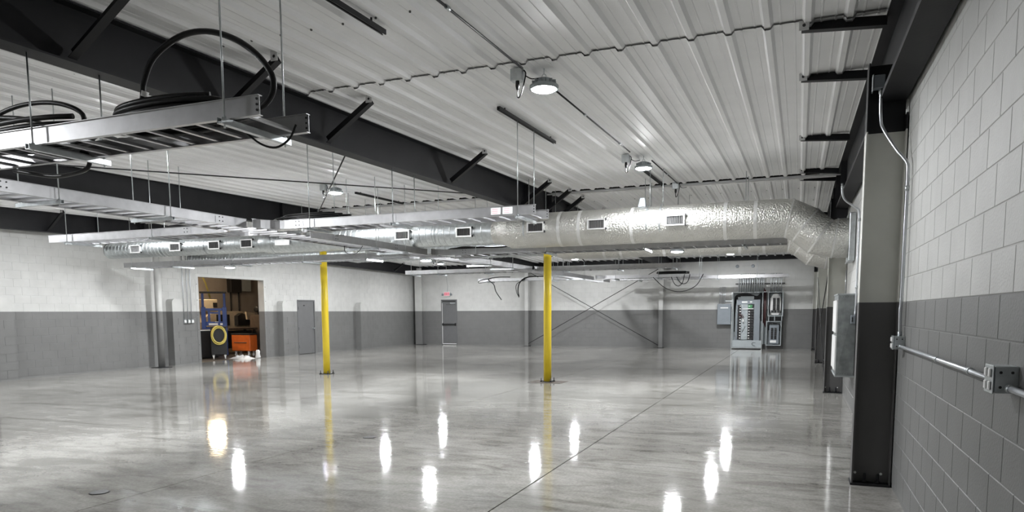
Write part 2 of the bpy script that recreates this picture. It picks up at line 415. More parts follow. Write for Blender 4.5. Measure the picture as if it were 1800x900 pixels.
# ================================================================== STEEL FRAME
def rafter(x, side, label, half=0.10, zoff=0.0, lip=0.014):
    th = thing('roof_beam', (x, YR, rafz(YR) + zoff), label, 'beam', 'dark steel roof beams')
    def sec(y, a, b, z0, z1): return [(x + a, y, z0), (x + b, y, z0), (x + b, y, z1), (x + a, y, z1)]
    ys = [YF, YR - 0.02, YR + 0.02, YB]
    def run(a, b, f0, f1):
        mb = MB()
        for y0, y1 in ((ys[0], ys[1]), (ys[2], ys[3])):
            mb.add(sec(y0, a, b, f0(y0), f1(y0)) + sec(y1, a, b, f0(y1), f1(y1)),
                   [(0, 3, 2, 1), (4, 5, 6, 7), (0, 1, 5, 4), (1, 2, 6, 5), (2, 3, 7, 6), (3, 0, 4, 7)])
        return mb
    zb = lambda y: rafz(y) + zoff
    zt = lambda y: ceilz(y) - 0.045
    run(-half, half, zb, lambda y: zb(y) + lip).build('bottom_flange', STEEL, th)
    run(-half, half, lambda y: zt(y) - 0.012, zt).build('top_flange', STEEL, th)
    run(-0.006, 0.006, lambda y: zb(y) + lip, lambda y: zt(y) - 0.012).build('web', STEEL, th)
    MB().box(x - half - 0.01, x + half + 0.01, YR - 0.019, YR + 0.019, zb(YR) - 0.02, zt(YR)).build('splice_plate', STEEL, th)
    for y in (YR - 1.5, YR + 1.5):
        MB().box(x - half + 0.005, x + half - 0.005, y - 0.006, y + 0.006, zb(y) + lip, zt(y) - 0.012).build('stiffener', STEEL, th)
    return th
X1, X2, X3, X0 = -5.33, -11.55, -17.72, 0.70
rafter(X1, 1, 'big dark steel roof beam running over the right yellow post')
rafter(X2, 1, 'dark steel roof beam running over the left yellow post')
rafter(X3, 1, 'dark steel roof beam running along the top of the left wall')
rafter(X0, -1, 'dark steel roof beam running along the top of the right wall', half=0.105, zoff=-0.16, lip=0.045)

def brace(x0, z0, x1, z1, y, label):
    """angle-iron flange brace from beam to roof sheet with a drilled end plate"""
    g = 'dark angle braces between beams and roof'
    th = thing('flange_brace', (x0, y, z0), label, 'brace', g)
    a, b = Vector((x0, y, z0)), Vector((x1, y, z1)); d = (b - a).normalized(); n = Vector((-d.z, 0, d.x))
    if n.z < 0: n = -n
    mb = MB(); t = 0.006
    mb.bar(a, b, 0.075, t, up=n); mb.bar(a + Vector((0, 0.035, 0)) + n * 0.05, b + Vector((0, 0.035, 0)) + n * 0.05, t, 0.10, up=n)
    mb.build('angle_bar', STEEL, th)
    s = 1 if x1 > x0 else -1
    q = b + Vector((s * -0.02, -0.04, 0))
    MB().box(q.x - 0.04, q.x + 0.04, q.y - 0.003, q.y + 0.003, q.z - 0.005, ceilz(y) - 0.015).box(q.x - 0.032, q.x + 0.032, q.y + 0.003, q.y + 0.07, ceilz(y) - 0.025, ceilz(y) - 0.015).build('end_plate', PLATE, th)
    MB().lathe((q.x, q.y - 0.0035, q.z + 0.035), [(0.014, -0.002), (0.014, 0.0)], 10, 'y').build('bolt_hole', RUBBER, th)
ORD = ['nearest', 'second nearest', 'third nearest', 'fourth nearest', 'fifth nearest', 'sixth nearest', 'seventh nearest', 'eighth nearest', 'ninth nearest', 'tenth nearest', 'eleventh nearest', 'twelfth nearest']
for i, y in enumerate((4.03, 5.66, 7.25, 10.5, 13.65, 15.0, 16.0, 17.9)):
    brace(X1 + 0.09, rafz(y) + 0.03, -4.62, ceilz(y) - 0.10, y, f'{ORD[i]} angle brace on the right side of the big dark beam')
for i, y in enumerate((6.9, 8.48, 11.7, 14.8, 15.7, 20.4)):
    brace(X0 - 0.10, ceilz(y) - 0.14, -0.06, ceilz(y) - 0.09, y, f'{ORD[i]} level dark brace reaching out from the right wall beam')
for i, y in enumerate((12.6, 24.0, 29.2)):
    brace(X3 + 0.09, rafz(y) + 0.03, -17.05, ceilz(y) - 0.10, y, f'{ORD[i]} angle brace on the dark beam along the left wall')
for i, y in enumerate((26.0, 29.0)):
    brace(X1 - 0.09, rafz(y) + 0.03, -6.0, ceilz(y) - 0.10, y, f'{ORD[i]} angle brace left of the big dark beam, near the back wall')

# columns on the right wall: rolled I sections, web facing the camera
def wall_column(y, label, xl=0.50, xr=0.82, d=0.20):
    th = thing('steel_column', ((xl + xr) / 2, y, 0), label, 'column', 'two-tone steel columns on the right wall')
    zc = 3.16
    for xx in (xl, xr - 0.012): MB().box(xx, xx + 0.012, y - d / 2, y + d / 2, 0.02, zc).build('flange', COLUMN, th)
    MB().box(xl + 0.012, xr - 0.012, y - 0.005, y + 0.005, 0.02, zc).build('web', COLUMN, th)
    MB().box(xl - 0.01, xr, y - d / 2 - 0.015, y + d / 2 + 0.015, 0, 0.02).build('base_plate', STEEL, th)
    for x in (xl + 0.11, xr - 0.10):
        MB().lathe((x, y - 0.06, 0.02), [(0.022, 0), (0.022, 0.022), (0.012, 0.022), (0.012, 0.085), (0.006, 0.09)], 8).build('anchor_bolt', STEEL, th)
    for x in (xl + 0.035, xr - 0.07): MB().lathe((x, y - 0.005, 0.10), [(0.012, -0.006), (0.012, 0.0)], 8, 'y').build('bolt_hole', WHITE, th)
    c = MB().box(xl, xl + 0.012, y - d / 2, y + d / 2, zc, 3.74).box(xl + 0.012, xr - 0.012, y - 0.005, y + 0.005, zc, 3.74)
    c.box(xr - 0.012, xr, y - d / 2, y + d / 2, zc, 3.3)
    c.build('top_section', STEEL, th, label='dark unpainted top of the column')
wall_column(7.25, 'nearest two-tone steel column, standing against the right wall')
wall_column(15.25, 'middle two-tone steel column behind the galvanised wall unit')
wall_column(23.75, 'far two-tone steel column on the right wall with a thin brace rod')
wall_column(31.6, 'two-tone steel column in the far right corner', xl=0.52)

def box_column(x0, x1, y0, y1, label, m, zt=3.8):
    th = thing('wall_column', ((x0 + x1) / 2, (y0 + y1) / 2, 0), label, 'column', 'painted columns on the back wall')
    for yy in (y0, y1 - 0.012): MB().box(x0, x1, yy, yy + 0.012, 0.015, zt).build('flange', m, th)
    MB().box((x0 + x1) / 2 - 0.006, (x0 + x1) / 2 + 0.006, y0 + 0.012, y1 - 0.012, 0.015, zt).build('web', m, th)
    MB().box(x0 - 0.03, x1 + 0.03, y0 - 0.03, y1, 0, 0.015).build('base_plate', STEEL, th)
box_column(-17.83, -17.45, 31.45, 31.86, 'painted steel column in the far left corner of the hall', PALECOL)
box_column(-12.02, -11.84, 31.6, 31.86, 'painted column on the back wall left of the right yellow post', PALECOL)
box_column(-5.72, -5.54, 31.6, 31.86, 'painted column on the back wall at the foot of the cross brace', PALECOL)

# round painted post by the left wall
th = thing('round_post', (-17.66, 15.85, 0), 'round two-tone painted steel post close to the left wall', 'post')
MB().lathe((-17.66, 15.85, 0.012), [(0.095, 0), (0.095, 3.68)], 20).build('shaft', PALECOL, th)
MB().box(-17.86, -17.46, 15.65, 16.05, 0, 0.012).build('base_plate', STEEL, th)

# yellow posts
def post(x, y, label, pad):
    th = thing('yellow_post', (x, y, 0), label, 'post', 'yellow steel posts')
    zt = rafz(y)
    MB().lathe((x, y, 0.014), [(0.089, 0), (0.089, zt - 0.04)], 28).build('shaft', YELLOW, th)
    MB().box(x - 0.14, x + 0.14, y - 0.14, y + 0.14, 0, 0.014).build('base_plate', STEEL, th)
    MB().box(x - 0.12, x + 0.12, y - 0.12, y + 0.12, zt - 0.026, zt - 0.022).build('top_plate', STEEL, th)
    for dx in (-0.115, 0.115):
        for dy in (-0.115, 0.115):
            MB().lathe((x + dx, y + dy, 0.014), [(0.02, 0), (0.02, 0.02), (0.011, 0.02), (0.011, 0.075), (0.006, 0.08)], 8).build('anchor_bolt', STEEL, th)
    if pad:
        MB().box(x - 0.36, x + 0.42, y - 0.36, y + 0.30, 0.0005, 0.004).build('floor_patch', PATCH, tag(fl))
post(-5.33, 15.48, 'yellow round post standing on a dark square floor patch', True)
post(-11.55, 15.62, 'yellow round post nearer the doorway, left of the two', False)

# cross-brace rods on the back wall and under the roof
def rodthing(a, b, r, label, group):
    MB().rod(a, b, r, 8).build('brace_rod', DARK, None, label, 'brace', group)
rodthing((-11.75, 31.55, 3.45), (-5.72, 31.55, 0.12), 0.014, 'thin brace rod on the back wall falling from left to right', 'cross-brace rods on the back wall')
rodthing((-11.80, 31.48, 0.12), (-5.72, 31.48, 3.45), 0.014, 'thin brace rod on the back wall rising from left to right', 'cross-brace rods on the back wall')
rodthing((X2 + 0.1, 5.6, 3.72), (X1 - 0.1, 15.3, 4.12), 0.011, 'thin dark roof rod rising from left to right above the cable trays', 'roof cross-brace rods')
rodthing((X1 - 0.1, 8.0, 3.78), (X2 + 0.1, 15.3, 4.10), 0.011, 'thin dark roof rod crossing beside the hanging lamp', 'roof cross-brace rods')
rodthing((X2 + 0.1, 16.2, 4.02), (X1 - 0.1, 26.0, 3.80), 0.011, 'thin dark roof rod behind the ducts, falling to the right', 'roof cross-brace rods')
rodthing((X1 - 0.1, 16.2, 4.0), (X2 + 0.1, 26.0, 3.80), 0.011, 'thin dark roof rod behind the ducts, falling to the left', 'roof cross-brace rods')
rodthing((0.506, 23.64, 0.30), (0.506, 15.36, 2.30), 0.010, 'thin brace rod between middle and far right-wall columns, rising to the middle one', 'right wall brace rods')
rodthing((0.503, 15.36, 0.3), (0.503, 23.64, 2.6), 0.010, 'thin brace rod between middle and far right-wall columns, rising to the far one', 'right wall brace rods')

# ================================================================== CABLE TRAYS
ZT = 2.87; RH = 0.12; FLG = 0.028
def rail_mb(a, b, out, z=ZT, h=RH):
    """C-shaped side rail from a to b (plan points); OUT = unit plan vector that points away from the tray"""
    a, b, o = Vector((*a, 0)), Vector((*b, 0)), Vector((*out, 0)); mb = MB(); t = 0.004
    def slab(p0, p1, q0, q1, z0, z1):
        vs = [p0 + Vector((0, 0, z0)), p1 + Vector((0, 0, z0)), q1 + Vector((0, 0, z0)), q0 + Vector((0, 0, z0))]
        vs += [v + Vector((0, 0, z1 - z0)) for v in vs]
        mb.add(vs, [(0, 3, 2, 1), (4, 5, 6, 7), (0, 1, 5, 4), (1, 2, 6, 5), (2, 3, 7, 6), (3, 0, 4, 7)])
    slab(a, b, a - o * t, b - o * t, z, z + h)
    slab(a + o * 0.012, b + o * 0.012, a - o * FLG, b - o * FLG, z + h, z + h + t)
    slab(a + o * 0.012, b + o * 0.012, a - o * FLG, b - o * FLG, z - t, z)
    return mb
RUNG = {}
def rung(axis, L):
    key = (axis, round(L, 3))
    if key not in RUNG:
        mb = MB(); h = L / 2
        pts = [(-0.017, 0), (0.017, 0), (0.017, 0.012), (0.010, 0.012), (0.010, 0.022), (-0.010, 0.022), (-0.010, 0.012), (-0.017, 0.012)]
        if axis == 'y': mb.prism(pts, 'y', -h, h)
        else: mb.prism(pts, 'x', -h, h)
        RUNG[key] = mb.mesh('rung', ALU)
    return RUNG[key]
def splice(th, axis, u, w, out, z=ZT):
    """splice plate with its four bolts"""
    o = out * 0.006
    mb = MB()
    if axis == 'x': mb.box(u - 0.1, u + 0.1, min(w, w + o), max(w, w + o), z + 0.02, z + RH - 0.02)
    else: mb.box(min(w, w + o), max(w, w + o), u - 0.1, u + 0.1, z + 0.02, z + RH - 0.02)
    p = mb.build('splice_plate', ALU, th)
    b = MB()
    for du in (-0.03, 0.03):
        for dz in (0.04, 0.095):
            e = w + o
            if axis == 'x': b.lathe((u + du, e, z + dz), [(0.008, -0.0), (0.008, out * 0.008)], 6, 'y')
            else: b.lathe((e, u + du, z + dz), [(0.008, 0), (0.008, out * 0.008)], 6, 'x')
    b.build('bolts', RUBBER, p)
TRAYS = {}
def tray_x(key, x0, x1, y0, y1, label, left_tee=False, right_tee=False, z=ZT, step=0.229, splices=(), rungs=True):
    """ladder tray along X; a tee end flares into the crossing tray with curved rails"""
    th = thing('cable_tray', ((x0 + x1) / 2, (y0 + y1) / 2, z), label, 'cable tray', 'ladder cable trays'); TRAYS[key] = th
    R = 0.36
    a = x0 + (R if left_tee else 0); b = x1 - (R if right_tee else 0)
    rail_mb((a, y0), (b, y0), (0, -1), z).build('side_rail', ALU, th); rail_mb((a, y1), (b, y1), (0, 1), z).build('side_rail', ALU, th)
    for flag, xe, s in ((left_tee, x0, 1), (right_tee, x1, -1)):
        if not flag: continue
        for yy, sy in ((y0, -1), (y1, 1)):
            mb = MB(); c = (xe + s * R, yy + sy * R); pts = []
            for i in range(9):
                g = math.radians(90 * i / 8); pts.append((c[0] - s * R * math.sin(g), c[1] - sy * R * math.cos(g)))
            for p, q in zip(pts, pts[1:]):
                d = Vector((q[0] - p[0], q[1] - p[1])).normalized(); o = Vector((c[0] - p[0], c[1] - p[1])).normalized()
                r = rail_mb(p, q, o, z); mb.add(r.v, r.f)
            mb.build('curved_rail', ALU, th)
    if rungs:
        n = int((b - a) / step)
        me = rung('y', y1 - y0 - 0.01)
        for i in range(n):
            place('rung', me, (b - 0.12 - i * step, (y0 + y1) / 2, z + 0.004), th)
    for u in splices: splice(th, 'x', u, y0, -1, z)
    return th
def tray_y(key, segs, x0, x1, label, z=ZT, step=0.229, splices=()):
    """ladder tray along Y; SEGS are the rail runs between crossings, rungs all along"""
    th = thing('cable_tray', ((x0 + x1) / 2, (segs[0][0] + segs[-1][1]) / 2, z), label, 'cable tray', 'ladder cable trays'); TRAYS[key] = th
    for a, b in segs:
        rail_mb((x0, a), (x0, b), (-1, 0), z).build('side_rail', ALU, th); rail_mb((x1, a), (x1, b), (1, 0), z).build('side_rail', ALU, th)
    me = rung('x', x1 - x0 - 0.01); y = segs[0][0] + 0.1
    while y < segs[-1][1] - 0.05:
        place('rung', me, ((x0 + x1) / 2, y, z + 0.004), th); y += step
    for u in splices: splice(th, 'y', u, x1, 1, z)
    return th
XA, XB = -8.10, -7.55            # rails of the long tray
ROWS = {1: (3.78, 4.28), 3: (8.87, 9.40), 5: (14.40, 14.95), 6: (21.0, 21.5), 7: (28.05, 28.55), 8: (30.15, 30.65)}
tray_x('near', XB + 0.02, -3.25, *ROWS[1], 'large ladder cable tray nearest the camera, at upper left', left_tee=True)
tray_y('long', [(1.2, 3.3), (4.76, 8.4), (9.88, 13.9), (15.45, 20.5), (22.0, 27.55), (29.05, 30.1)], XA, XB,
       'long ladder cable tray running from upper left to the back wall, crossing the others', splices=(4.95, 7.9, 10.6, 12.6), z=ZT - 0.02)
tray_x('second', XB + 0.02, -3.22, *ROWS[3], 'ladder cable tray with a white sticker, its end hanging in front of the ducts', left_tee=True, splices=(-7.0,))
tray_x('second_left', -12.42, XA - 0.02, *ROWS[3], 'ladder cable tray left of the long tray, its bright end in front of left wall', right_tee=True, splices=(-9.2,))
tray_x('third', XB + 0.02, -0.25, *ROWS[5], 'ladder cable tray running right under the insulated duct', left_tee=True, splices=(-6.9, -2.45))
tray_x('third_left', -17.25, XA - 0.02, *ROWS[5], 'ladder cable tray running left under the thin spiral duct to the left wall', right_tee=True, splices=(-9.0,))
tray_x('fourth', XB + 0.02, -3.12, *ROWS[6], 'ladder cable tray right of the right yellow post, higher of the far pair', left_tee=True, splices=(-7.0,))
tray_x('fourth_left', -12.25, XA - 0.02, *ROWS[6], 'ladder cable tray ending above the exit door', right_tee=True)
tray_x('fifth', XB + 0.02, -3.28, *ROWS[7], 'ladder cable tray near the back wall, lower of the far pair, with hanging cables', left_tee=True, z=ZT + 0.04)
tray_x('fifth_left', -12.8, XA - 0.02, *ROWS[7], 'far ladder cable tray with two black cable tails, left of the right yellow post', right_tee=True, z=ZT + 0.04)
tray_x('panel', XB + 0.02, -0.4, *ROWS[8], 'ladder cable tray along the back wall, above the electrical panels', z=ZT + 0.06)
# stickers
for key, x, y, nm in (('second', -3.72, ROWS[3][0], 'long'), ):
    for k, (dx, dz) in enumerate(((-0.13, 0), (0.04, 0))):
        MB().box(x + dx, x + dx + 0.14, y - 0.006, y - 0.004, ZT + 0.02, ZT + 0.11).build('sticker', WHITE, TRAYS[key], label='white paper sticker with faint red marks')
        m = MB()
        for q in range(3): m.box(x + dx + 0.02, x + dx + 0.10, y - 0.0075, y - 0.0062, ZT + 0.035 + q * 0.025, ZT + 0.042 + q * 0.025)
        m.build('sticker_print', PINK, TRAYS[key])
# end holes of the two trays whose ends face us
for key, x, ys in (('near', -3.25, ROWS[1]), ('second', -3.22, ROWS[3])):
    m = MB()
    for yy in ys:
        for dz in (0.03, 0.065, 0.1): m.lathe((x - 0.02, yy, ZT + dz), [(0.008, -0.006), (0.008, 0.0)], 8, 'y')
    m.build('end_holes', RUBBER, TRAYS[key])

# trapeze hangers
def hanger(axis, u, c0, c1, tops, label, z=ZT):
    """strut under a tray plus two threaded rods; axis = direction of the strut"""
    e = 0.09; zz = z - 0.012
    mid = (u, (c0 + c1) / 2, zz) if axis == 'y' else ((c0 + c1) / 2, u, zz)
    th = thing('trapeze_hanger', mid, label, 'hanger', 'strut trapezes that carry the cable trays')
    mb = MB(); w = 0.0205
    def slab(a, b, z0, z1):
        if axis == 'y': mb.box(u + a, u + b, c0 - e, c1 + e, z0, z1)
        else: mb.box(c0 - e, c1 + e, u + a, u + b, z0, z1)
    slab(-w, w, zz - 0.041, zz - 0.038); slab(-w, -w + 0.003, zz - 0.038, zz); slab(w - 0.003, w, zz - 0.038, zz)
    mb.build('strut', GALV, th)
    for c, zt in zip((c0 - 0.045, c1 + 0.045), tops):
        p = (u, c) if axis == 'y' else (c, u)
        r = MB().rod((p[0], p[1], zz - 0.06), (p[0], p[1], zt), 0.0062, 8).build('threaded_rod', GALV, th)
        MB().lathe((p[0], p[1], zz), [(0.014, 0), (0.014, 0.012)], 6).build('nut', GALV, r)
def hx(key, u, y0, y1, label, z=ZT):
    """hanger under a tray along X"""
    if abs(u - X1) < 0.12 or abs(u - X2) < 0.12: tops = [rafz(y0 - 0.045), rafz(y1 + 0.045)]
    else: tops = [ceilz(y0) - 0.05, ceilz(y1) - 0.05]
    hanger('y', u, y0, y1, tops, label, z)
hx('near', -3.50, *ROWS[1], 'strut trapeze hanger at the end of the tray nearest the camera')
hx('near', X1, *ROWS[1], 'bright strut trapeze hanger of the nearest tray, under the big dark beam')
hx('near', -7.05, *ROWS[1], 'strut trapeze hanger of the nearest tray, by its junction with the long tray')
for u, n in ((-3.45, 'at the end of the stickered tray'), (X1, 'of the stickered tray, under the big dark beam'), (-6.75, 'of the stickered tray, next to its curved junction')):
    hx('second', u, *ROWS[3], 'strut trapeze hanger ' + n)
for u, n in ((-11.9, 'at the bright left end of the tray left of the long one'), (-9.9, 'halfway along the tray left of the long one')):
    hx('sl', u, *ROWS[3], 'strut trapeze hanger ' + n)
for i, y in enumerate((5.51, 7.0, 11.8, 12.9, 17.25, 18.8, 23.4, 26.0)):
    th = ceilz(y) - 0.05
    hanger('x', y, XA, XB, (th, th), f'strut trapeze hanger under the long tray, {ORD[i]} of its row', ZT - 0.02)
for i, u in enumerate((-1.0, -2.9, X1 + 0.35, -6.6)):
    hx('t', u, *ROWS[5], f'strut trapeze hanger of the tray under the insulated duct, {["first", "second", "third", "fourth"][i]} from its right end')
for i, u in enumerate((-9.4, -11.2, -13.4, -15.4, -16.9)):
    hx('tl', u, *ROWS[5], f'strut trapeze hanger of the tray under the thin spiral duct, {["first", "second", "third", "fourth", "fifth"][i]} from the long tray')
for i, u in enumerate((-3.4, -5.0, -6.7)):
    hx('f', u, *ROWS[6], f'strut trapeze hanger of the higher far tray, {["first", "second", "third"][i]} from its right end')
for i, u in enumerate((-9.3, -11.0, -12.0)):
    hx('fl', u, *ROWS[6], f'strut trapeze hanger of the tray above the exit door, {["third", "second", "first"][i]} from its left end')
for i, u in enumerate((-3.55, -5.1, -6.8)):
    hx('v', u, *ROWS[7], f'strut trapeze hanger of the lower far tray, {["first", "second", "third"][i]} from its right end', z=ZT + 0.04)
for i, u in enumerate((-9.4, -12.3)):
    hx('vl', u, *ROWS[7], f'strut trapeze hanger of the far tray with the cable tails, at its {["right", "left"][i]} end', z=ZT + 0.04)
for i, u in enumerate((-1.6, -3.1, -4.7, -6.3)):
    hx('p', u, *ROWS[8], f'strut trapeze hanger of the tray above the electrical panels, {["first", "second", "third", "fourth"][i]} from its right end', z=ZT + 0.06)
for i, (y, zt) in enumerate(((8.0, 0),)):
    pass

# dark struts fixed under the roof sheets
def roof_strut(x, y0, y1, label):
    th = thing('roof_strut', (x, (y0 + y1) / 2, ceilz((y0 + y1) / 2) - 0.085), label, 'strut', 'dark strut channels under the roof')
    mb = MB()
    for a, b, c, d in ((-0.02, 0.02, 0.038, 0.041), (-0.02, -0.017, 0, 0.038), (0.017, 0.02, 0, 0.038), (-0.02, -0.009, 0, 0.003), (0.009, 0.02, 0, 0.003)):
        za, zb = ceilz(y0) - 0.085, ceilz(y1) - 0.085
        vs = [(x + a, y0, za + c), (x + b, y0, za + c), (x + b, y0, za + d), (x + a, y0, za + d), (x + a, y1, zb + c), (x + b, y1, zb + c), (x + b, y1, zb + d), (x + a, y1, zb + d)]
        mb.add(vs, [(0, 3, 2, 1), (4, 5, 6, 7), (0, 1, 5, 4), (1, 2, 6, 5), (2, 3, 7, 6), (3, 0, 4, 7)])
    mb.build('channel', DARK, th)
    b = MB()
    for y in (y0 + 0.2, y1 - 0.2): b.lathe((x, y, ceilz(y) - 0.05), [(0.01, 0), (0.01, 0.04)], 6)
    b.build('bolts', DARK, th)
roof_strut(-3.38, 4.0, 5.52, 'dark strut channel under the roof at the top edge, over the nearest tray end')
roof_strut(-3.45, 8.2, 10.35, 'dark strut channel under the roof over the stickered tray end')
roof_strut(-2.72, 13.1, 15.30, 'dark strut channel under the roof beside the second lamp, over the insulated duct')
roof_strut(-8.95, 13.3, 15.3, 'dark strut channel under the roof above the long tray')

# ================================================================== DUCTS
def ring_x(x, cy, cz, r, n=32, tilt=0.0):
    return [(x + tilt * math.cos(k * 2 * math.pi / n), cy + r * math.cos(k * 2 * math.pi / n), cz + r * math.sin(k * 2 * math.pi / n)) for k in range(n)]
def loft(rings, cap0=False, cap1=False):
    n = len(rings[0]); vs = [p for r in rings for p in r]; fs = []
    for i in range(len(rings) - 1):
        for k in range(n): fs.append((i * n + k, i * n + (k + 1) % n, (i + 1) * n + (k + 1) % n, (i + 1) * n + k))
    mb = MB().add(vs, fs, True)
    if cap0: mb.f.append(tuple(range(n))); mb.sm.append(False)
    if cap1: mb.f.append(tuple(range((len(rings) - 1) * n, len(rings) * n))[::-1]); mb.sm.append(False)
    return mb
def spiral(x0, x1, cy, cz, r, pitch=0.13, cap=False):
    rings = []; x = x0
    rings.append(ring_x(x0, cy, cz, r))
    x = x0 + pitch * 0.6
    while x < x1 - 0.06:
        for dx, dr in ((-0.012, 0), (-0.005, 0), (-0.002, 0.0045), (0.002, 0.0045), (0.005, 0), (0.012, 0)):
            rings.append(ring_x(x + dx, cy, cz, r + dr, tilt=0.02))
        x += pitch
    rings.append(ring_x(x1, cy, cz, r)); return loft(rings, cap, False)
def duct(y, z, label, xl, front=True):
    th = thing('air_duct', (-5.5, y, z - 0.34), label, 'duct', 'round overhead air ducts')
    R1, R2, R3 = 0.33, 0.242, 0.20
    spiral(xl, -11.55, y, z, R3, 0.12, True).build('thin_spiral_section', GALV, th)
    loft([ring_x(-11.55, y, z, R3 + 0.004), ring_x(-11.50, y, z, R3 + 0.014), ring_x(-11.25, y, z, R2 + 0.012), ring_x(-11.18, y, z, R2 + 0.004)]).build('reducer', GALV, th)
    spiral(-11.18, -5.72, y, z, R2, 0.14).build('wide_spiral_section', GALV, th)
    mb = []
    for i in range(7): mb.append(ring_x(-5.72 + i * 0.02, y, z, R2 + (0.012 if i % 2 else 0.003)))
    mb += [ring_x(-5.58, y, z, R2 + 0.02), ring_x(-5.42, y, z, R1 - 0.01), ring_x(-5.36, y, z, R1)]
    loft(mb).build('collar', FOIL, th)
    # insulated run, slightly lumpy
    rings = []; n = 40; x = -5.36; rnd = random.Random(3)
    while x < -0.40:
        rings.append([(x, y + (R1 + rnd.uniform(-0.003, 0.003)) * math.cos(k * 2 * math.pi / n), z - 0.02 + (R1 + rnd.uniform(-0.003, 0.003)) * math.sin(k * 2 * math.pi / n)) for k in range(n)])
        x += 0.12
    rings.append(ring_x(-0.34, y, z - 0.02, R1, n))
    loft(rings).build('insulated_section', FOIL, th, label='crinkled silver foil insulation')
    for x in (-4.3, -3.9, -2.9, -1.25, -0.75):
        loft([ring_x(x - 0.03, y, z - 0.02, R1 + 0.005), ring_x(x + 0.03, y, z - 0.02, R1 + 0.005)]).build('tape_band', TAPE, th)
    # elbow of flat gores down to the wall box
    path = [(-0.34, z - 0.02), (-0.20, z - 0.03), (0.06, z - 0.16), (0.30, z - 0.36), (0.52, z - 0.40), (0.72, z - 0.40)]
    ang = [0, -12, -38, -36, -8, 0]
    def gore(px, pz, a):
        out = []
        for k in range(40):
            t = k * 2 * math.pi / 40; c, s = R1 * math.cos(t), R1 * math.sin(t); q = math.radians(a)
            out.append((px - s * math.sin(q), y + c, pz + s * math.cos(q)))
        return out
    for i in range(5):
        g = loft([gore(*path[i], ang[i]), gore(*path[i + 1], ang[i + 1])]); g.build('elbow_gore', FOIL, th)
    for i in range(1, 5):
        p = path[i]; d = Vector((path[i + 1][0] - path[i - 1][0], path[i + 1][1] - path[i - 1][1])).normalized() * 0.014
        r0 = gore(p[0] - d.x, p[1] - d.y, ang[i]); r1 = gore(p[0] + d.x, p[1] + d.y, ang[i])
        f = lambda ring: [(a, y + (b - y) * 1.018, p[1] + (c - p[1]) * 1.018) for a, b, c in ring]
        loft([f(r0), f(r1)]).build('tape_band', TAPE, th)
    # straps and rods
    for i, x in enumerate((-14.6, -13.2, -9.2, -7.0, -5.0, -2.62, -2.38)):
        r = R3 if x < -11.5 else (R2 if x < -5.7 else R1)
        loft([ring_x(x - 0.015, y, z, r + 0.01), ring_x(x + 0.015, y, z, r + 0.01)]).build('strap', GALV, th)
        MB().rod((x, y, z + r + 0.008), (x, y, ceilz(y) - 0.045), 0.006).build('hanger_rod', GALV, th)
    return th
def diffuser(th, x, y, z, r, lit):
    """framed supply grille with two black damper knobs, on the near side of the duct"""
    yy = y - r - 0.028
    w, h = 0.17, 0.095
    f = MB()
    f.box(x - w, x + w, yy - 0.012, yy + 0.05, z + h - 0.022, z + h).box(x - w, x + w, yy - 0.012, yy + 0.05, z - h, z - h + 0.022)
    f.box(x - w, x - w + 0.025, yy - 0.012, yy + 0.05, z - h + 0.022, z + h - 0.022).box(x + w - 0.025, x + w, yy - 0.012, yy + 0.05, z - h + 0.022, z + h - 0.022)
    fr = f.build('grille_frame', TAPE, th)
    MB().box(x - w + 0.025, x + w - 0.025, yy + 0.018, yy + 0.022, z - h + 0.022, z + h - 0.022).build('grille_back', GRILLE, fr)
    s = MB(); k = x - w + 0.04
    while k < x + w - 0.03: s.box(k, k + 0.005, yy - 0.002, yy + 0.017, z - h + 0.022, z + h - 0.022); k += 0.030
    s.build('grille_fins', FIN, fr, kind='stuff')
    b = MB().box(x + w, x + w + 0.022, yy - 0.005, yy + 0.03, z + h - 0.03, z + h + 0.01).box(x + w, x + w + 0.022, yy - 0.005, yy + 0.03, z - h - 0.01, z - h + 0.03)
    b.build('corner_clips', RUBBER, fr)
D1, Z1 = 13.40, 3.215
d1 = duct(D1, Z1, 'near round duct, silver insulated at right and thin spiral metal at left', -16.5)
for x, r in ((-15.36, 0.2), (-14.05, 0.2), (-12.83, 0.2), (-11.86, 0.2), (-7.72, 0.242), (-6.3, 0.242), (-4.74, 0.33), (-3.54, 0.33), (-2.10, 0.33)):
    diffuser(d1, x, D1, Z1 - 0.01 if x < -5 else Z1, r, x > -3)
# clear plastic wrap patch
MB().box(-11.0, -10.6, D1 - 0.29, D1 - 0.27, 3.12, 3.24).build('foil_patch', TAPE, d1)
D2 = 16.75
d2 = duct(D2, Z1, 'far round duct hidden behind the near one, its elbow ending lower at the right wall', -17.2, False)
# wall box of the near duct
for yy, n in ((D1, 'near'), (D2, 'far')):
    th = thing('duct_wall_box', (0.77, yy, Z1 - 0.8), f'flat galvanised box where the {n} duct elbow meets the right wall', 'duct box', 'galvanised duct boxes on the right wall')
    MB().bbox(0.725, 0.82, yy - 0.36, yy + 0.36, Z1 - 0.80, Z1 - 0.02, 0.008).build('casing', GALV, th)
    MB().box(0.715, 0.724, yy - 0.375, yy + 0.375, Z1 - 0.815, Z1 - 0.79).box(0.715, 0.724, yy - 0.375, yy + 0.375, Z1 - 0.03, Z1 - 0.005).build('flange_lips', GALV, th)

# hanging wires with a clip beside the second lamp, on the insulated duct
for i, (x, y) in enumerate(((-2.62, 13.62), (-2.28, 13.1))):
    pass
MB().prism([(-2.83, Z1 + 0.312), (-2.69, Z1 + 0.312), (-2.71, Z1 + 0.47), (-2.79, Z1 + 0.47)], 'y', D1 - 0.05, D1 + 0.05).build('duct_sensor', BOXGREY, None,
    'small grey wedge-shaped box standing on the insulated duct', 'sensor box')

